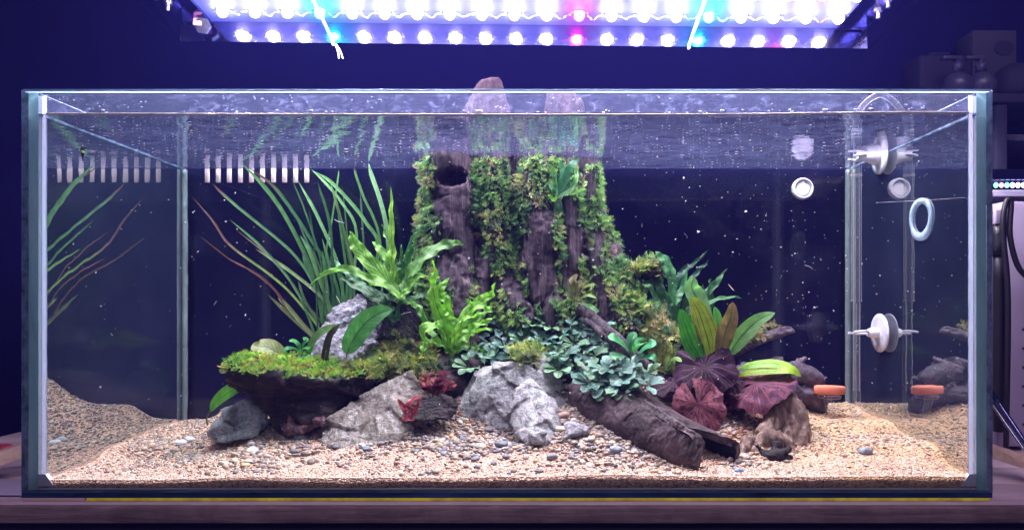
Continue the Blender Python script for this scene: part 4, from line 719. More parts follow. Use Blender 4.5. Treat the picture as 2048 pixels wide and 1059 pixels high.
for pts, wd, cl, tp in [([(655,670),(647,647),(631,561),(601,489),(561,416),(520,363),(478,322)], 11, g, None), ([(675,690),(675,624),(657,535),(624,482),(588,426),(545,370),(490,330)], 9, (.09,.24,.11), (br, .75)),
  ([(690,640),(700,600),(713,466),(684,406),(650,365),(622,338)], 7, g, None), ([(720,640),(757,500),(733,446),(700,403),(660,362),(628,342)], 9, g, None), ([(782,600),(780,540),(773,456),(760,400),(743,350),(737,326)], 11, (.16,.34,.16), None),
  ([(765,600),(760,482),(745,430),(730,400),(712,350),(708,330)], 7, g, (br, .8)), ([(655,650),(652,515),(664,439),(675,363),(678,340)], 5, g, None), ([(640,660),(628,641),(581,585),(535,545),(459,489),(425,440),(383,392)], 6, (.22,.36,.08), (br, .55)),
  ([(640,690),(624,671),(581,631),(535,588)], 10, ol, ((.2,.09,.08), .93)), ([(645,690),(608,651),(575,612),(555,595)], 10, ol, (br, .9)), ([(590,640),(560,590),(520,550),(466,522),(430,495),(400,472)], 4, (.22,.09,.09), (br, .3)), ([(575,620),(545,575),(500,540),(455,515)], 4, (.22,.09,.09), None),
  ([(655,640),(624,561),(591,512),(548,472),(482,419),(440,382),(425,366)], 7, (.12,.30,.12), (br, .72)), ([(648,670),(641,641),(601,595),(568,545),(522,499),(472,459)], 4, (.12,.14,.10), (br, .4)), ([(680,680),(675,620),(667,560),(661,512)], 8, g, None), ([(695,660),(690,610),(680,560),(668,520)], 7, g, None),
  ([(693,620),(700,581),(703,540),(707,515)], 9, (.07,.20,.10), None), ([(660,690),(655,640),(640,590),(612,530),(606,495)], 8, (.08,.2,.1), None), ([(650,690),(655,600),(650,540),(645,500)], 8, g, None), ([(640,650),(610,600),(596,560)], 6, (.1,.2,.09), None), ([(660,680),(660,620),(640,560),(618,500),(600,470)], 10, g, None), ([(725,600),(728,520),(725,450),(720,380)], 5, (.06,.14,.08), None)]:
    dy = R.uniform(-.012, .012); leaf('leaf', val, [(a, b, Yv+dy+.0*k) for k, (a, b) in enumerate(pts)], wd, cl, 'grass', tip=tp, prof='ribbon', hint=(R.uniform(-.4, .4), -1, .15), cup=.15, n=26, cols=4)
for k in range(14):
    bx = R.uniform(635, 705); tpx = bx-R.uniform(-60, 230)*R.rand()-20; tpy = R.uniform(345, 540); b1 = (bx*.72+tpx*.28+R.uniform(0, 22), 690-(690-tpy)*.42); b2 = (bx*.38+tpx*.62+R.uniform(0, 12), 690-(690-tpy)*.76); dy = R.uniform(-.025, .015)
    leaf('leaf', val, [(bx, 690, Yv+dy), (*b1, Yv+dy), (*b2, Yv+dy), (tpx, tpy, Yv+dy)], R.uniform(4, 8.5), [(.05,.15,.05), (.08,.22,.07), (.04,.12,.05), (.12,.20,.07)][k % 4], 'grass', prof='ribbon', hint=(R.uniform(-.5, .5), -1, .15), cup=.15, n=22, cols=4)
fl = thing('java_fern', 'large java fern with wavy lance leaves left of the stump', 'aquatic plant', W(800, 605, .24))
for pts, wd, cl, k in [([(788,590),(786,548),(784,500),(783,440),(782,373)], 17, (.24,.50,.06), .22), ([(809,595),(763,548),(723,505),(705,480),(699,461)], 36, G1, .21), ([(805,600),(780,575),(747,561),(700,538),(657,542),(621,568)], 20, G1, .20), ([(790,620),(773,614),(747,588),(700,565),(675,542)], 30, GD, .235),
  ([(740,585),(715,560),(690,540),(667,517)], 22, (.07,.2,.09), .25), ([(800,590),(812,560),(833,528),(873,495),(905,487),(927,489)], 34, G3, .21), ([(808,590),(815,540),(825,511),(833,472),(851,435)], 9, G3, .25), ([(812,590),(811,540),(814,500),(830,468),(854,462)], 9, (.06,.2,.08), .26), ([(800,600),(796,575),(776,522),(757,495),(743,482)], 24, G1, .23),
  ([(800,600),(800,560),(782,500),(762,449)], 12, G3, .25), ([(805,600),(815,575),(842,550),(875,562)], 18, G1, .2), ([(805,600),(830,610),(846,637),(852,655)], 15, G3, .2), ([(800,600),(790,640),(770,616),(740,600)], 16, GD, .22), ([(800,605),(785,560),(760,530),(740,515)], 20, G3, .245), ([(803,600),(810,570),(806,540),(802,515)], 20, G3, .245), ([(805,600),(822,570),(845,540),(868,532)], 16, GD, .255), ([(800,605),(770,590),(742,585),(716,592)], 18, (.05,.16,.06), .25), ([(800,600),(795,560),(800,520),(820,500)], 14, G3, .26), ([(800,610),(760,600),(725,575),(700,560)], 22, (.04,.14,.07), .26), ([(806,600),(850,590),(880,610),(896,640)], 14, (.06,.2,.07), .23)]:
    leaf('leaf', fl, [(a, b, k+.012*i/len(pts)-R.uniform(0, .01)) for i, (a, b) in enumerate(pts)], wd, cl, 'fern', wave=.0028, nw=5, twist=R.uniform(-1.1, 1.1), hint=(R.uniform(-.3, .3), -.8, .6), n=30, crumple=.004)
for k in range(15):
    a = R.uniform(-1.35, 1.25); L_ = R.uniform(70, 135)*(1-.25*abs(a)); tx_, ty_ = 806+L_*math.sin(a), 600-L_*math.cos(a); c1 = (806+L_*.45*math.sin(a*.6), 600-L_*.55*math.cos(a*.6)); kk = R.uniform(.225, .27)
    leaf('leaf', fl, [(806+R.uniform(-8, 8), 604, kk), (*c1, kk-.004), ((c1[0]+tx_)/2+R.uniform(-4, 4), (c1[1]+ty_)/2-6, kk-.010), (tx_, ty_+8*abs(a), kk-.012)], R.uniform(10, 19), [GD, G3, (.055,.19,.05), G1][k % 4], 'fern', wave=.0028, nw=5, twist=R.uniform(-1.1, 1.1), hint=(R.uniform(-.3, .3), -.8, .6), n=26, crumple=.004)
part('root_mass', *join(*[tube([W(790+R.uniform(-15, 25), 600, .245), W(790+R.uniform(-30, 50), 640, .24), W(780+R.uniform(-30, 90), 680, .225)], [.0012, .0007], 8, 4) for _ in range(40)]), M['black'], fl)
ff = thing('java_fern', 'bright green crumpled fern in front of the stump, left of the rosettes', 'aquatic plant', W(905, 705, .17))
for pts, wd, cl, k in [([(905,700),(899,672),(879,626),(866,583),(871,558),(866,518)], 30, G2, .175), ([(908,700),(900,650),(894,610),(882,590),(884,568),(899,557)], 26, G2, .18), ([(909,695),(932,629),(965,603),(982,588),(993,566)], 32, G2, .165), ([(909,700),(929,669),(959,649),(992,634)], 26, G2, .155), ([(910,690),(940,650),(970,625),(990,606)], 26, G1, .17),
  ([(900,705),(890,672),(876,649),(852,655),(846,690),(843,718)], 26, G2, .16), ([(897,700),(880,685),(860,665),(838,615),(822,600)], 16, G3, .19), ([(905,710),(886,690),(859,679),(840,690)], 18, G1, .155), ([(905,705),(893,675),(880,655),(868,640)], 20, G1, .165), ([(906,705),(915,660),(905,640),(893,620)], 22, (.22,.5,.1), .16), ([(912,700),(940,690),(962,700),(975,712)], 16, G3, .16), ([(905,705),(925,690),(945,668),(985,657)], 20, G1, .15), ([(905,710),(900,725),(880,735),(866,738)], 14, GD, .17), ([(908,705),(925,650),(940,620),(938,600)], 18, G1, .175), ([(903,700),(912,670),(930,640),(955,632)], 16, (.26,.55,.08), .15)]:
    leaf('leaf', ff, [(a, b, k-.015*i/len(pts)+R.uniform(-.004, .004)) for i, (a, b) in enumerate(pts)], wd, cl, 'fern', wave=.0042, nw=4, twist=R.uniform(-1.3, 1.3), hint=(R.uniform(-.4, .4), -.7, .7), n=30, cup=.25, crumple=.007)
fr_ = thing('java_fern', 'dark green fern with notched leaf tips right of the stump', 'aquatic plant', W(1340, 645, .29))
for pts, wd, cl, k in [([(1338,640),(1345,565),(1332,528),(1320,512),(1312,503)], 26, (.06,.22,.08), .28), ([(1340,640),(1355,558),(1385,528),(1416,500)], 14, (.03,.1,.07), .31), ([(1338,640),(1350,600),(1362,580),(1377,530)], 24, (.05,.2,.07), .28), ([(1345,640),(1370,570),(1398,542),(1418,517)], 14, (.03,.11,.07), .3), ([(1380,640),(1400,600),(1431,565),(1456,537)], 18, (.06,.2,.08), .28),
  ([(1385,640),(1410,612),(1430,600),(1460,594),(1487,596)], 11, (.08,.25,.1), .27), ([(1400,660),(1420,620),(1420,580),(1420,557)], 18, (.04,.15,.06), .285), ([(1330,630),(1310,590),(1296,570),(1286,578)], 13, (.08,.25,.08), .27), ([(1345,640),(1325,600),(1315,560),(1318,540)], 22, GD, .3), ([(1345,640),(1350,600),(1340,570),(1345,540)], 24, GD, .3), ([(1345,645),(1370,620),(1375,585),(1365,560)], 22, GD, .3), ([(1350,650),(1380,620),(1400,590),(1405,565)], 20, GD, .3), ([(1340,645),(1320,620),(1300,610),(1290,615)], 16, GD, .28), ([(1360,650),(1340,620),(1338,600),(1330,580)], 18, (.04,.14,.06), .27)]:
    leaf('leaf', fr_, [(a, b, k+R.uniform(-.005, .005)) for a, b in pts], wd, cl, 'fern', wave=.003, nw=4, crumple=.005, twist=R.uniform(-.8, .8), hint=(R.uniform(-.4, .4), -.8, .5))
ft = thing('java_fern', 'small java fern clinging high on the stump under the surface', 'aquatic plant', W(1115, 390, .265))
for pts, wd, cl, k in [([(1113,395),(1125,370),(1140,335),(1152,322),(1160,318)], 20, (.04,.18,.09), .25), ([(1113,392),(1100,370),(1095,350),(1090,335)], 10, (.07,.25,.1), .255), ([(1113,392),(1110,365),(1108,345),(1100,328)], 13, (.09,.3,.1), .25), ([(1113,392),(1122,360),(1125,335),(1118,318)], 14, (.05,.2,.1), .26), ([(1113,395),(1140,380),(1150,360),(1152,335)], 12, (.1,.3,.1), .25), ([(1113,392),(1108,400),(1100,392),(1096,388)], 9, G2, .245), ([(1118,392),(1150,385),(1165,378),(1174,378)], 9, G2, .25), ([(1115,395),(1112,420),(1105,430)], 14, GD, .255), ([(1117,395),(1122,420),(1124,432)], 12, GD, .255), ([(1115,392),(1135,372),(1128,352),(1124,345)], 16, GD, .262), ([(1112,392),(1103,375),(1100,360)], 10, (.1,.32,.12), .25), ([(1150,375),(1153,355),(1152,338),(1150,330)], 10, (.14,.4,.1), .25)]:
    leaf('leaf', ft, [(a, b, k-.006+R.uniform(-.003, .003)) for a, b in pts], wd, cl, 'fern', wave=.001, nw=2, twist=R.uniform(-.5, .5), hint=(R.uniform(-.3, .3), -.9, .3))
sw = thing('sword_plant', 'sword plant with olive, green and brown oval leaves behind the lotus', 'aquatic plant', W(1425, 735, .21))
for pts, wd, cl, k, m, tp in [([(1412,720),(1410,660),(1395,600),(1383,575),(1388,553)], 38, (.22,.46,.22), .25, 'plain', None), ([(1425,735),(1418,690),(1411,664),(1398,624),(1381,594)], 48, (.26,.30,.04), .20, 'sword', None), ([(1412,735),(1395,705),(1382,680),(1370,647),(1360,617)], 40, (.06,.30,.04), .195, 'sword', None),
   ([(1435,735),(1442,700),(1452,660),(1462,630),(1466,604)], 42, (.24,.16,.08), .20, 'fern', ((.42,.2,.15), .9)), ([(1452,725),(1466,695),(1484,671),(1514,641),(1550,625)], 32, (.24,.50,.20), .20, 'plain', None), ([(1420,720),(1435,660),(1434,635),(1428,612)], 20, (.12,.4,.1), .24, 'plain', None), ([(1440,735),(1420,700),(1425,670),(1432,650)], 20, (.05,.2,.05), .23, 'plain', None)]:
    leaf('leaf', sw, [(a, b, k-.004*i) for i, (a, b) in enumerate(pts)], wd, cl, m, tip=tp, prof='oval', hint=(R.uniform(-.2, .2), -1, .25), cup=.18, wave=.0010 if m != 'fern' else .002, nw=2, cols=9)
sb = thing('sword_plant_shoot', 'pair of glossy lime leaves reaching right above the red lotus', 'aquatic plant', W(1465, 757, .185))
leaf('leaf', sb, [(1465,757,.19),(1480,750,.185),(1503,741,.175),(1554,736,.165),(1585,738,.16),(1601,752,.16)], 25, (.36,.58,.03), 'sword', prof='spoon', hint=(0, -.65, .75), cup=-.1, wave=.001, nw=1)
leaf('leaf', sb, [(1462,748,.20),(1476,738,.195),(1500,728,.185),(1540,725,.175),(1570,730,.17),(1592,738,.165)], 26, (.25,.52,.06), 'plain', prof='spoon', hint=(0, -.6, .8), cup=-.1, wave=.001, nw=1)
def single(label, pts, wd, col, mat, cat='leaf', name='sword_leaf', **kw):
    p = pts[0]; t = thing(name, label, cat, W(*p)); leaf('leaf', t, pts, wd, col, mat, **kw); V, F = tube([W(*pts[0])+np.array([0, .002, -.012]), W(*pts[0]), W(*pts[1])], [.0013, .0011, .0008], 10, 6); part('stalk', V, F, M['leaf_stalk'], t); return t
M['leaf_stalk'] = simple('leaf_stalk', (.10,.16,.05), .5, None, .2)
single('broad green leaf arching over the small blue grey rock', [(414,834,.20),(428,808,.195),(450,788,.185),(475,776,.175),(494,776,.165)], 34, (.16,.48,.06), 'sword', prof='oval', hint=(-.35, -.8, .5), cup=.12, cols=9)
single('long dark green leaf standing before the crinkled rock', [(690,722,.175),(700,690,.17),(726,650,.165),(755,628,.16),(785,618,.155)], 42, (.09,.28,.10), 'plain', prof='oval', hint=(.3, -.95, .35), cup=.2, cols=9)
single('faded olive leaf lying behind the moss on the ledge', [(578,722,.20),(560,708,.195),(536,694,.19),(515,692,.185),(506,686,.185)], 36, (.28,.32,.13), 'plain', prof='oval', hint=(-.2, -.75, .65), cup=.15, cols=9)
single('narrow brown withered leaf beside the crinkled rock', [(648,724,.175),(652,700,.172),(658,675,.17),(668,660,.168),(680,648,.168)], 15, (.06,.045,.035), 'plain', prof='ribbon', hint=(0, -1, .2), twist=.8)
single('arched green leaf bending right over the left of the crinkled rock', [(614,722,.19),(622,690,.185),(640,665,.18),(665,654,.175),(684,656,.17)], 20, (.12,.24,.07), 'plain', prof='lance', hint=(-.3, -.8, .5))
single('olive leaf pointing down at the left end of the ledge', [(470,722,.17),(455,735,.16),(446,742,.155),(438,738,.15)], 12, (.3,.42,.14), 'plain', prof='oval', hint=(0, -.8, .5))
def rosette(name, label, c_px, Y, leaves, group=None, mat='buce', cat='aquatic plant', P=None):
    t = thing(name, label, cat, W(c_px[0], c_px[1], Y) if P is None else P, group)
    for pts, wd, col in leaves: leaf('leaf', t, [(c_px[0]+a, c_px[1]+b, Y+d) for a, b, d in pts], wd, col, mat, prof='spoon', hint=(0, -.6, .8), cup=.15)
    return t
rosette('anubias', 'glossy broad-leaved green plant on the log right of the rosettes', (1265, 718), .165, [([(0,0,0),(-15,-25,-.01),(-35,-42,-.02),(-50,-46,-.02)], 24, (.06,.27,.10)), ([(0,0,0),(8,-20,-.015),(15,-32,-.03),(10,-44,-.03)], 30, (.08,.36,.12)), ([(0,0,0),(20,-18,-.01),(36,-30,-.02),(46,-38,-.02)], 22, (.05,.28,.12)), ([(0,0,0),(-20,-8,-.02),(-36,-8,-.03),(-46,-2,-.03)], 20, (.04,.2,.08)), ([(0,0,0),(22,-4,-.02),(38,-6,-.03),(48,2,-.03)], 20, (.05,.25,.1)), ([(0,0,0),(-4,-30,.0),(0,-44,.0),(8,-54,.0)], 20, (.05,.24,.1)), ([(0,4,0),(4,12,-.02),(2,20,-.03)], 24, (.04,.2,.08))])
rosette('small_rosette', 'small bright green sprout between the ledge moss and ribbon grass', (600, 712), .195, [([(0,0,0),(-8,-14,0),(-25,-16,-.01),(-38,-8,-.01)], 11, (.07,.3,.1)), ([(0,0,0),(6,-14,0),(18,-18,-.01),(22,-8,-.01)], 14, (.1,.4,.1)), ([(0,0,0),(-2,-20,0),(-12,-30,-.005),(-22,-30,-.01)], 12, (.06,.3,.08)), ([(0,0,0),(6,-22,0),(12,-32,0),(6,-38,0)], 10, (.06,.28,.08)), ([(0,2,0),(8,0,-.01),(20,0,-.02)], 12, (.1,.4,.1))], mat='plain')
rosette('narrow_leaf_plant', 'olive tongue-leaved plant at the foot of the stump', (1148, 606), .24, [([(0,0,0),(-6,-24,0),(-12,-50,-.005)], 9, (.13,.15,.07)), ([(0,0,0),(2,-28,-.005),(0,-46,-.01),(8,-58,-.015)], 18, (.22,.18,.10)), ([(0,0,0),(12,-22,0),(26,-34,-.01),(44,-38,-.02)], 10, (.18,.22,.08)), ([(0,0,0),(14,-10,-.01),(30,-16,-.02),(46,-10,-.02)], 10, (.15,.22,.07)), ([(0,0,0),(-8,-14,0),(-16,-24,0)], 7, (.12,.14,.07)), ([(0,0,0),(20,2,-.01),(36,8,-.02),(48,18,-.02)], 11, (.12,.3,.1)), ([(0,0,0),(6,-30,0),(16,-48,0)], 12, (.16,.16,.09))], mat='plain')
rosette('narrow_leaf_plant', 'olive green leaves poking up beside the dark lotus leaf', (1330, 745), .17, [([(0,0,0),(6,-16,0),(20,-28,-.01),(34,-22,-.02)], 13, (.14,.3,.06)), ([(0,0,0),(-12,-14,0),(-22,-30,0),(-24,-40,0)], 9, (.2,.22,.07)), ([(0,0,0),(2,-20,0),(8,-34,0)], 9, (.2,.26,.07)), ([(0,0,0),(-20,-8,-.01),(-34,-18,-.01)], 8, (.15,.2,.06))], mat='plain')
# teal rosettes: five hand-made kinds, copied over the mound with their leaves
BK = []
for k in range(5):
    nl = 8+k % 3; L = []
    for i in range(nl):
        a = 2*math.pi*i/nl*1.0+R.uniform(-.25, .25)+k; el = R.uniform(.15, .72); ln_ = R.uniform(.017, .025); d = np.array([math.cos(a)*math.cos(el), math.sin(a)*math.cos(el), math.sin(el)])
        P = [np.zeros(3), d*ln_*.45, d*ln_*.8+np.array([0, 0, -.0005]), d*ln_*1.08+np.array([math.cos(a), math.sin(a), 0])*.002+np.array([0, 0, -.003])]
        V, F, UV = leaf_geo(P, ln_*R.uniform(.36, .46), 'spoon', hint=(-d[0]*.6, -d[1]*.6, 1), cup=.22, n=9, cols=5); cl = np.array((.13,.255,.225))*R.uniform(.75, 1.25)
        L.append(mk_mesh('leaf', V, F, M['buce'], col=np.tile(cl, (len(V), 1)), uv=UV))
    BK.append(L)
BKg = []
for L in BK:      # the same rosettes in a greener leaf
    q = []
    for me in L:
        m2 = me.copy(); a = m2.color_attributes['Col']; cc = np.ones((len(m2.vertices), 4)); cc[:, :3] = np.array((.15,.29,.17))*R.uniform(.8, 1.3); a.data.foreach_set('color', cc.ravel()); q.append(m2)
    BKg.append(q)
spots = [(1022,618),(1050,610),(1078,618),(1105,612),(1135,606),(1158,622),(998,640),(1028,645),(1060,640),(1092,640),(1122,638),(1152,642),(1178,648),(975,664),(1005,672),(1036,668),(1068,664),(1098,668),(1130,664),(1160,670),(1190,672),(958,694),(985,700),(1012,700),(1088,692),(1116,694),(1146,696),(1176,698),(1205,694),(965,722),(942,742),(985,728),(1108,722),(1135,726),(1164,724),(1192,722),(1220,716),(1120,748),(1148,752),(1178,748),(1206,742),(1234,744),(1180,768),(1208,768),(1238,768),(1264,758),(1290,750),(1212,786),(1245,784),(1275,778),(1296,772),(1260,740),(1080,610),(1042,690),(955,712)]
front_lab = 'teal rosette plant draped over the top edge of the hollow log'
rows = ['topmost', 'second', 'third', 'fourth', 'fifth', 'sixth', 'seventh', 'eighth', 'lowest']; ORD = ['first', 'second', 'third', 'fourth', 'fifth', 'sixth', 'seventh', 'eighth', 'ninth', 'tenth', 'eleventh', 'twelfth']
rk_ = lambda q: min(8, max(0, int(round((q-612)/22))))
place = {}
for i_ in range(9):
    rw = sorted([q for q in spots if rk_(q[1]) == i_])
    for j_, q in enumerate(rw): place[q] = f'teal rosette plant in the {rows[i_]} row of the carpet, {ORD[j_]} from its left end'
for n_, (px_, py_) in enumerate(spots):
    p = ground_px(px_+R.uniform(-4, 4), py_+R.uniform(-3, 3)); low = py_ > 735 and px_ > 1160
    if low: p = W(px_, py_+4, .125+.02*(1296-px_)/100 if py_ > 760 else .15)
    lab, grp = (front_lab, 'teal rosettes on the log') if low else (('teal rosette plant at the foot of the bright fern', 'teal rosettes by the bright fern') if px_ < 1000 and py_ > 655 else ('teal rosette plant in the dense carpet below the stump', 'teal rosettes on the mound'))
    lab = place[(px_, py_)]; t = thing('rosette_plant', lab, 'aquatic plant', p+(np.array([0, -.006, .004]) if low else np.array([0, -.020, .008])), grp, rot=(R.uniform(.25, .75), R.uniform(-.25, .25), R.uniform(0, 6.28) if False else R.uniform(-.5, .5))); s = R.uniform(.95, 1.3); t.scale = (s, s, s)
    for me in (BKg if R.rand() < .3 else BK)[R.randint(5)]: o = bpy.data.objects.new('leaf', me); o.parent = t; sc.collection.objects.link(o); 
# red plants
def stemplant(label, stems, cols, size, n=5):
    t = thing('red_stem_plant', label, 'aquatic plant', W(*stems[0][0]))
    for a, b in stems:
        A, B = W(*a), W(*b); part('stem', *tube([A, (A+B)/2+R.randn(3)*.002, B], [.0009], 8, 5), M['red'], t)
        for k in range(n):
            q = A+(B-A)*(.35+.65*k/(n-1))
            for s in (0, 1, 2, 3):
                an = R.rand()*6.28; d = np.array([math.cos(an), math.sin(an)*.6-.3, R.uniform(.1, .8)]); d /= np.linalg.norm(d); l_ = size*R.uniform(.7, 1.2)
                V, F, UV = leaf_geo([q, q+d*l_*.5, q+d*l_+np.array([0, 0, -l_*.12])], l_*.5, 'spoon', hint=(-d[0], -d[1]-.5, 1), n=7, cols=5); c_ = np.array(cols[R.randint(len(cols))])*R.uniform(.8, 1.2); part('leaf', V, F, M['buce'], t, col=np.tile(c_, (len(V), 1)), uv=UV)
stemplant('crimson stem plant growing in the shadow behind the flat rock', [((870,790,.17),(885,752,.15)), ((855,785,.175),(852,755,.16)), ((880,795,.165),(897,768,.15)), ((865,795,.165),(868,768,.15))], [(.42,.05,.08),(.5,.09,.10),(.25,.03,.1),(.18,.03,.08)], .014)
lc_ = thing('red_leaf_sprig', 'crimson pointed leaves sticking out left of the bark chunk', 'aquatic plant', W(822, 838, .11))
for pts, wd in [([(828,838),(815,825),(803,808),(795,796)], 13), ([(825,835),(815,815),(825,800),(845,788)], 12), ([(828,838),(812,836),(803,842)], 12), ([(826,830),(820,818),(808,812)], 14), ([(830,830),(835,808),(846,792)], 9)]: leaf('leaf', lc_, [(a, b, .105) for a, b in pts], wd, (.40,.06,.10), 'buce', hint=(0, -.8, .6), twist=.6, wave=.001)

# ------------------------------------------------------------------ tiger lotus
def disc_leaf(parent, c_, nrm, r, rot, col, notch=.35, wave=.004, droop=.0, lab=None, elong=1.0):
    nrm = np.array(nrm, float); nrm /= np.linalg.norm(nrm); u = np.cross([0.01, .02, 1.], nrm); u /= np.linalg.norm(u); v = np.cross(nrm, u); V, UV, C_ = [], [], []; A, B = 72, 12; c_ = np.array(c_); aa = np.linspace(0, 6.283, A+1); ring = np.stack([np.cos(aa)*2.2, np.sin(aa)*2.2, aa*0+rot*3], 1); pn = perlin(ring)*1.6; pm = perlin(ring*3)*1.6
    for i in range(B+1):
        for j in range(A+1):
            a = rot+notch/2+(2*math.pi-notch)*j/A; q = i/B; rr = r*q*(1+.06*pn[j]+.05*pm[j])*(1+.10*math.cos(a-rot+math.pi)); h = wave*q**1.5*(.7*pn[j]+.5*math.sin(4*a+rot))-droop*q*q*r*(.6+.4*math.cos(a-rot))
            V.append(c_+u*rr*math.cos(a)+v*rr*math.sin(a)*elong+nrm*h); UV.append((j/A, q)); C_.append(col)
    F = np.array([(i*(A+1)+j, i*(A+1)+j+1, (i+1)*(A+1)+j+1, (i+1)*(A+1)+j) for i in range(B) for j in range(A)]); V = np.array(V); V = V+nrm*(wave*.8*fbm(V*45, 3)*np.array(UV)[:, 1]**.5)[:, None]; o = part('leaf', V, F, M['lotus'], parent, col=np.array(C_), uv=UV)
    if lab: o['label'] = lab
    return o
lt = thing('tiger_lotus', 'purple-red tiger lotus with round veined leaves beside the log end', 'aquatic plant', W(1440, 830, .19))
disc_leaf(lt, W(1396, 808, .125), (-.1, -1, .22), 53/1424.7, math.radians(112), (.27,.085,.115), .35, .004, .2, 'round purple leaf facing the glass', elong=1.12)
disc_leaf(lt, W(1408, 734, .175), (-.15, -.62, .7), 64*1.05/1424.7, math.radians(250), (.028,.010,.020), .3, .010, .45, 'nearly black leaf behind')
disc_leaf(lt, W(1512, 766, .165), (-.25, -.38, .90), 68*1.04/1424.7, math.radians(200), (.13,.035,.06), .3, .012, .45, 'mottled pink-purple leaf on top')
disc_leaf(lt, W(1578, 800, .155), (.70, -.60, .50), 56*1.03/1424.7, math.radians(120), (.11,.03,.035), .3, .010, .6, 'reddish leaf drooping right')
disc_leaf(lt, W(1462, 762, .19), (-.3, -.30, .95), 48*1.05/1424.7, math.radians(60), (.05,.016,.03), .3, .012, .6)
disc_leaf(lt, W(1350, 764, .19), (-.1, -.22, .97), 48*1.05/1424.7, math.radians(20), (.03,.012,.02), .3, .010, .5)
disc_leaf(lt, W(1428, 728, .20), (.6, -.4, .7), 44*1.05/1424.7, math.radians(300), (.05,.018,.034), .3, .010, .6)
disc_leaf(lt, W(1478, 792, .185), (-.5, -.6, .6), 34*1.05/1424.7, math.radians(10), (.07,.02,.04), .3, .010, .8)
for a, b, c_ in [((1440,835,.20),(1420,790,.17),(1398,802,.128)), ((1440,835,.2),(1425,780,.19),(1406,742,.178)), ((1442,835,.2),(1470,780,.19),(1520,772,.17)), ((1442,835,.2),(1500,800,.19),(1566,808,.152)), ((1440,830,.2),(1455,800,.18),(1482,788,.15))]:
    part('stalk', *tube([W(*a), W(*b), W(*c_)], [.0014], 16, 6), M['pale_wood'], lt)

# ------------------------------------------------------------------ glassware on the right wall
Yg = .255; s_ = (0.88+Yg)/1424.7; tx = W(1713, 0, Yg)[0]; ox = 0.6215
pipe = thing('glass_pipe', 'clear glass pipe hooked over the right wall of the tank', 'glass pipe', (tx, Yg, .24))
part('pipe_tube', *tube([(tx, Yg, .10), (tx, Yg, .30), (tx, Yg, .50), (tx+.004, Yg, .545), (tx+.038, Yg, .572), (ox-.004, Yg, .545), (ox, Yg, .50), (ox, Yg, .30)], [.0045], 80, 14, caps=False), M['tube'], pipe)
part('outer_sleeve', *tube([(tx, Yg, .243), (tx, Yg, .46)], [.0074], 10, 18, caps=False), M['tube'], pipe)
for z in (.243, .443): part('sleeve_ring', *lathe([(0, .0060), (.0, .0086), (.0016, .0086), (.0016, .0060)], (tx, Yg, z), (0, 0, 1), 24), M['tube'], pipe)
dif = thing('gas_diffuser', 'glass gas diffuser with U-shaped stem and orange ceramic disc', 'diffuser', W(1690, 835, .268))
dx, dz = W(1659, 0, .27)[0], W(0, 787, .27)[2]; rx = W(1716, 0, .26)[0]
for k, rr in enumerate((.0032,)):
    part('stem_tube', *tube([(dx, .27, dz-.005), (dx+.001, .269, dz-.022), (dx+.010, .267, dz-.040), ((dx+rx)/2, .264, dz-.045), (rx-.007, .262, dz-.036), (rx, .26, dz-.015), (rx, .26, dz+.05), (rx, .258, .24)], [.0030], 60, 10, caps=False), M['tube'], dif)
    part('stem_sleeve', *tube([(dx-.003, .27, dz-.008), (dx+.001, .269, dz-.026), (dx+.011, .267, dz-.045), ((dx+rx)/2, .264, dz-.051), (rx-.003, .262, dz-.040), (rx+.005, .26, dz-.015)], [.0058], 40, 12, caps=False), M['tube'], dif)
part('cup', *lathe([(0, .006), (.002, .017), (.006, .0185), (.0065, .0175)], (dx, .27, dz-.0085), (0, 0, 1), 28), M['tube'], dif)
part('ceramic_disc', *lathe([(0, .0235), (.0015, .0252), (.011, .0252), (.0125, .0235), (.0126, .001)], (dx, .27, dz+.0005), (0.02, 0, 1), 36), M['ceramic'], dif).scale = (1, .55, 1)
def suction(label, py, r, white):
    z = W(0, py, .249)[2]; t = thing('suction_cup', label, 'suction cup', (.582, .25, z)); xw = .5872
    part('cup_disc', *lathe([(0, r*.3), (.0055, r*.26), (.006, r*.9), (.0064, r), (.0076, r), (.0085, r*.7), (.0105, r*.35), (.011, r*.28)], (xw, .25, z), (-1, 0, 0), 36), M['white'] if white else M['clear_pl'], t)
    part('neck', *lathe([(0, r*.30), (.005, r*.27), (.008, r*.30), (.016, r*.22), (.018, r*.17)], (xw-.0085, .25, z), (-1, 0, 0), 20), M['white'], t)
    if white: part('plug', *lathe([(0, .012), (.008, .0125), (.017, .0085), (.024, .0065), (.034, .0065)], (xw-.008, .25, z), (-1, 0, 0), 20), M['white'], t)
    part('pipe_clip', *join(tube([(xw-.022, .2490, z+.002), (xw-.036, .243, z+.003), (xw-.050, .2445, z+.001)], [.0022], 10, 6), tube([(xw-.022, .2510, z-.001), (xw-.036, .266, z-.002), (xw-.050, .265, z-.001)], [.0022], 10, 6), bevel_box(xw-.027, xw-.020, .246, .255, z-.004, z+.004, .001)), M['clear_pl'], t)
suction('white suction cup under the water surface holding the glass pipe', 314, .027, True)
suction('milky suction cup with wide round disc halfway down the right wall', 665, .0305, False)

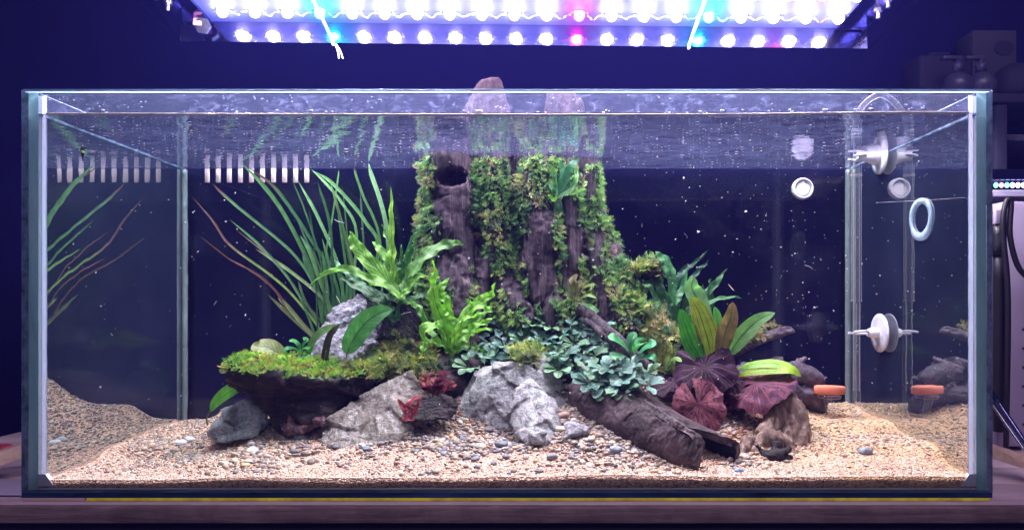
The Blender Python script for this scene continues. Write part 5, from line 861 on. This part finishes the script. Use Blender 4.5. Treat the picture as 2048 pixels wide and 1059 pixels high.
# ------------------------------------------------------------------ fish, floating specks, threads
fp_ = W(165, 302, .056); fsh = thing('fish', 'tiny black fish with a yellow-green band near the top left corner', 'fish', fp_)
P = np.array([fp_+np.array([0, 0, z]) for z in (.0095, .0065, .003, -.001, -.005, -.0095)]); V, F = tube(P, [.0004, .0013, .0021, .0024, .0017, .0005], 22, 12); V[:, 1] = fp_[1]+(V[:, 1]-fp_[1])*1.5
cc = np.array([(.01, .008, .02) if not (-.0028 < z-fp_[2] < .0002) else (.32, .45, .12) for z in V[:, 2]]); part('body', V, F, M['fish'], fsh, col=cc)
part('dorsal_fin', *hull([fp_+np.array(q) for q in ((.001, 0, .007), (.001, 0, .003), (.0055, 0.0004, .0045), (.005, -.0004, .0055), (.001, .0006, .004))]), M['black'], fsh)
part('tail_fin', *hull([fp_+np.array(q) for q in ((-.0009, 0, -.0125), (.0009, 0.0003, -.0125), (0, .0005, -.0085), (0, -.0005, -.0085))]), M['black'], fsh)
n = 800; P = np.stack([R.uniform(-.57, .57, n), R.uniform(.02, .37, n), R.uniform(.06, .47, n)], 1); P = P[P[:, 2] > terrain(P[:, 0], P[:, 1])+.02]; P[:, 0] = np.where(R.rand(len(P)) < .35, np.abs(P[:, 0]), P[:, 0]); n = len(P); r = R.gamma(2.2, .00014, n)+.00021
v, f, c_ = batch([ico(1)], P, rand_rot(n), np.stack([r*R.uniform(1, 1.8, n), r, r], 1), np.ones((n, 3))); tag(part('floating_specks', v, f, M['particle']), 'white dust specks suspended throughout the water', 'specks', kind='stuff')
n = 1900; P = np.stack([R.uniform(-.575, .575, n), .016+.34*R.rand(n)**1.2, np.full(n, WZ-.0022)], 1); r = R.gamma(2, .00016, n)+.00022
v, f, c_ = batch([ico(1)], P, np.tile(np.eye(3), (n, 1, 1)), np.stack([r*R.uniform(1, 3, n), r*1.2, r*.25], 1), np.array([(.8,.75,.55),(.85,.85,.95),(.1,.1,.2),(.7,.7,.9)])[R.randint(4, size=n)]); tag(part('surface_flecks', v, f, M['pebble'], col=c_), 'pale flecks of film floating on the water surface', 'flecks', kind='stuff')
n = 50; xq = R.uniform(-.57, .57, n); P = np.stack([xq, xq*0+.0138, WZ+wl(xq)+R.uniform(.0002, .006, n)**1.0], 1); r = R.gamma(2, .00035, n)+.0003
v, f, c_ = batch([ico(2)], P, np.tile(np.eye(3), (n, 1, 1)), np.stack([r*R.uniform(1, 2.2, n), r*.6, r*.7], 1), np.ones((n, 3))); tag(part('water_droplets', v, f, M['white']), 'white splash droplets along the waterline on the front glass', 'droplets', kind='stuff')
gs = []
for _ in range(20):
    a = W(R.uniform(400, 1900), R.uniform(380, 760), .05+.25*R.rand()); d = R.randn(3)*.005; gs.append(tube([a, a+d, a+d*1.6+R.randn(3)*.002], [.0003], 6, 4))
tag(part('floating_threads', *join(*gs), M['clear_pl']), 'short curled white threads drifting in the water', 'threads', kind='stuff')
tag(part('fine_thread', *tube([W(1752, 405, .10), W(1850, 400, .07), W(1950, 393, .03)], [.00022], 20, 4), M['clear_pl']), 'fine scratch-like thread stretched near the right wall', 'thread')

# ------------------------------------------------------------------ beside and behind the tank
tag(part('wooden_batten', *hull([W(-60, 925, .06), W(-60, 952, .055), W(52, 884, .14), W(52, 912, .13), W(-60, 920, .085), W(52, 880, .165), W(-60, 950, .08), W(52, 910, .15)]), M['slat'], smooth=False), 'pale wooden batten leaning on the planks left of the tank', 'batten')
tag(part('wooden_batten', *hull([W(1975, 886, .13), W(1975, 912, .13), W(2110, 928, .05), W(2110, 958, .045), W(1975, 884, .15), W(2110, 925, .07), W(1975, 910, .15), W(2110, 956, .06)]), M['slat'], smooth=False), 'pinkish wooden batten on the planks right of the tank', 'batten')
tag(part('red_cloth', *tube([W(-30, 906, .14), W(0, 902, .15), W(24, 898, .16), W(34, 900, .16)], [.006, .011, .008, .002], 12, 8), M['red']), 'dark red bundle just behind the left batten', 'cloth')
tag(part('plastic_sheet', *bevel_box(-.80, -.612, .02, .10, -.0028, -.0012, .0007), M['lilac']), 'thin lilac plastic sheet lying at the left front corner', 'sheet')
pn = thing('storage_box', 'tall lilac white panel box at the right edge', 'storage box', W(2040, 890, .30)); a, b = W(2008, 402, .30), W(2140, 893, .30)
part('box_body', *bevel_box(a[0], b[0], .30, .55, b[2], a[2], .004), M['lilac'], pn); q = W(1992, 745, .27); part('side_flap', *bevel_box(q[0], q[0]+.022, .27, .28, W(0, 893, .27)[2], q[2], .002), M['lilac'], pn)
for k in range(7): z = W(0, 660+k*38, .299)[2]; x_ = W(2044, 0, .299)[0]; part('vent_slot', *bevel_box(x_, x_+.012, .2975, .2995, z, z+.004, .0008, 1), M['black'], pn)
bp = thing('filter_pipe', 'black filter pipe standing just right of the tank', 'pipe', W(1998, 860, .26)); a = W(1998, 452, .26)
part('tube_body', *tube([W(1998, 862, .26), W(1998, 480, .26)], [.0085], 6, 16), M['black'], bp); part('coupling', *tube([W(1998, 512, .26), W(1998, 448, .26)], [.0108], 4, 16), M['black'], bp); part('grey_cap', *bevel_box(a[0]-.012, a[0]+.010, .25, .27, a[2]+.002, a[2]+.026, .002), M['lilac'], bp)
tag(part('power_cable', *tube([W(2012, 900, .24), W(2016, 600, .24), W(2006, 460, .24), W(2012, 405, .24), W(2022, 405, .24), W(2020, 470, .24), W(2035, 530, .24), W(2060, 560, .24)], [.0042], 50, 8), M['black']), 'black cable looping over the lilac box', 'cable')
tag(part('metal_rod', *tube([W(1975, 775, .22), W(1990, 796, .22), W(2060, 900, .18)], [.0042], 12, 10), M['metal']), 'thin metal rod leaning beside the tank at lower right', 'rod')
tag(part('metal_rod', *tube([W(1972, 786, .21), W(1986, 810, .21), W(2060, 916, .17)], [.0022], 12, 8), M['steel']), 'thinner steel rod lying against the metal rod', 'rod')
sl_ = thing('second_light', 'second lit lamp bar behind the tank at the right edge', 'light fixture', W(2010, 372, .5)); a = W(1970, 358, .5)
part('lamp_housing', *bevel_box(a[0], a[0]+.5, .5, .6, a[2]-.002, a[2]+.02, .002), M['metal'], sl_); part('lamp_tray', *bevel_box(a[0], a[0]+.5, .505, .6, W(0, 392, .5)[2], W(0, 378, .5)[2], .002), M['lilac'], sl_)
ecol = ['teal', 'red', 'teal', 'white', 'white', 'white', 'white', 'teal', 'white']
EM2 = {k: m_emit('far_lamp_'+k, cl_, 9.0) for k, cl_ in dict(teal=(.1, .8, .6), red=(1, .15, .25), white=(.85, .8, 1)).items()}
lb = {}
for k in range(9):
    p = W(1992+k*11, 370, .493); v, f = ico(2); v = v*np.array([.0042, .003, .0052]); kk = ecol[k]
    if kk not in lb: lb[kk] = mk_mesh('lamp', v, f, EM2[kk])
    o = bpy.data.objects.new('lamp', lb[kk]); o.parent = sl_; o.location = (p-np.array(sl_.location)).tolist(); sc.collection.objects.link(o)
rk = thing('metal_rack', 'dark metal rack with shelves behind the tank at right', 'rack', W(1990, 700, .72))
for z0, th in ((W(0, 186, .62)[2], .02), (W(0, 268, .62)[2], .014)): a = W(1830, 0, .62)[0] if th > .015 else W(1988, 0, .62)[0]; part('shelf', *bevel_box(a, 1.5, .62, .795, z0-th, z0, .003), M['ink'] if th > .015 else M['kraft'], rk)
part('upright', *bevel_box(W(1992, 0, .60)[0], W(1992, 0, .60)[0]+.024, .60, .618, -.8, W(0, 186, .62)[2]-.03, .002), M['ink'], rk)
zs = W(0, 186, .62)[2]+.001
kb = thing('cardboard_box', 'dim card box with a printed dark kettle shape on the shelf', 'box', (W(1990, 0, .72)[0], .75, zs)); a, b = W(1946, 60, .72), W(2034, 186, .72)
part('carton', *bevel_box(a[0], b[0], .72, .785, zs, a[2], .003), M['kraft'], kb); q = W(2008, 96, .719); v = lathe([(0, .022), (.0008, .022)], q, (0, -1, 0), 28); v[0][:, 2] = q[2]+(v[0][:, 2]-q[2])*.75; part('printed_shape', *v, M['ink'], kb, smooth=False)
for px_, lab in ((1915, 'dim pump bottle, left of the pair on the shelf'), (1962, 'dim pump bottle standing before the card box')):
    q = W(px_, 186, .66); t = thing('pump_bottle', lab, 'bottle', (q[0], .66, zs), 'pump bottles on the shelf'); part('bottle_body', *lathe([(0, .028), (.03, .03), (.045, .024), (.055, .010)], (q[0], .66, zs), (0, 0, 1), 24), M['bottle'], t)
    part('pump_head', *join(lathe([(.055, .011), (.075, .011), (.077, .006), (.086, .006)], (q[0], .66, zs), (0, 0, 1), 16), bevel_box(q[0]-.034, q[0]+.008, .653, .667, zs+.082, zs+.090, .002)), M['bottle'], t)
tag(part('equipment_case', *join(bevel_box(W(1835, 0, .72)[0], W(1940, 0, .72)[0], .71, .785, zs, W(0, 112, .72)[2], .006), bevel_box(W(1860, 0, .72)[0], W(1900, 0, .72)[0], .72, .75, W(0, 112, .72)[2], W(0, 104, .72)[2], .002)), M['ink']), 'low dark case with handle behind the left pump bottle', 'case')
tag(part('dark_helmet', *lathe([(0, .05), (.03, .055), (.06, .045), (.08, .02), (.084, .003)], (W(2035, 0, .68)[0], .69, zs), (0, 0, 1), 28), M['ink']), 'rounded dark object on the shelf right of the bottles', 'container')
hz = part('haze', *box(-2.6, 2.6, -2.5, 0.795, -0.02-1.1, 1.0), NT('haze').m, smooth=False); hz['kind'] = 'stuff'; hz['label'] = 'added blue haze imitating lens glare, and cloudy water'  # added volume imitates glare around the lamps, also clouds the water
hm = hz.data.materials[0]; hm.node_tree.nodes.clear(); ho = hm.node_tree.nodes.new('ShaderNodeOutputMaterial'); hv = hm.node_tree.nodes.new('ShaderNodeVolumePrincipled')
hv.inputs['Color'].default_value = (0.12, 0.11, 1.0, 1); hv.inputs['Density'].default_value = 0.018; hm.node_tree.links.new(hv.outputs[0], ho.inputs['Volume'])
for o in list(sc.objects):      # short names only: the suffix comes from Blender
    if o.type == 'MESH' and o.parent is None and 'label' not in o and 'kind' not in o: print('UNLABELLED', o.name)
print('TRIS', sum(sum(len(p.vertices)-2 for p in o.data.polygons) if len(o.data.polygons) < 20000 else len(o.data.polygons)*2 for o in sc.objects if o.type == 'MESH'), 'OBJ', len(sc.objects))
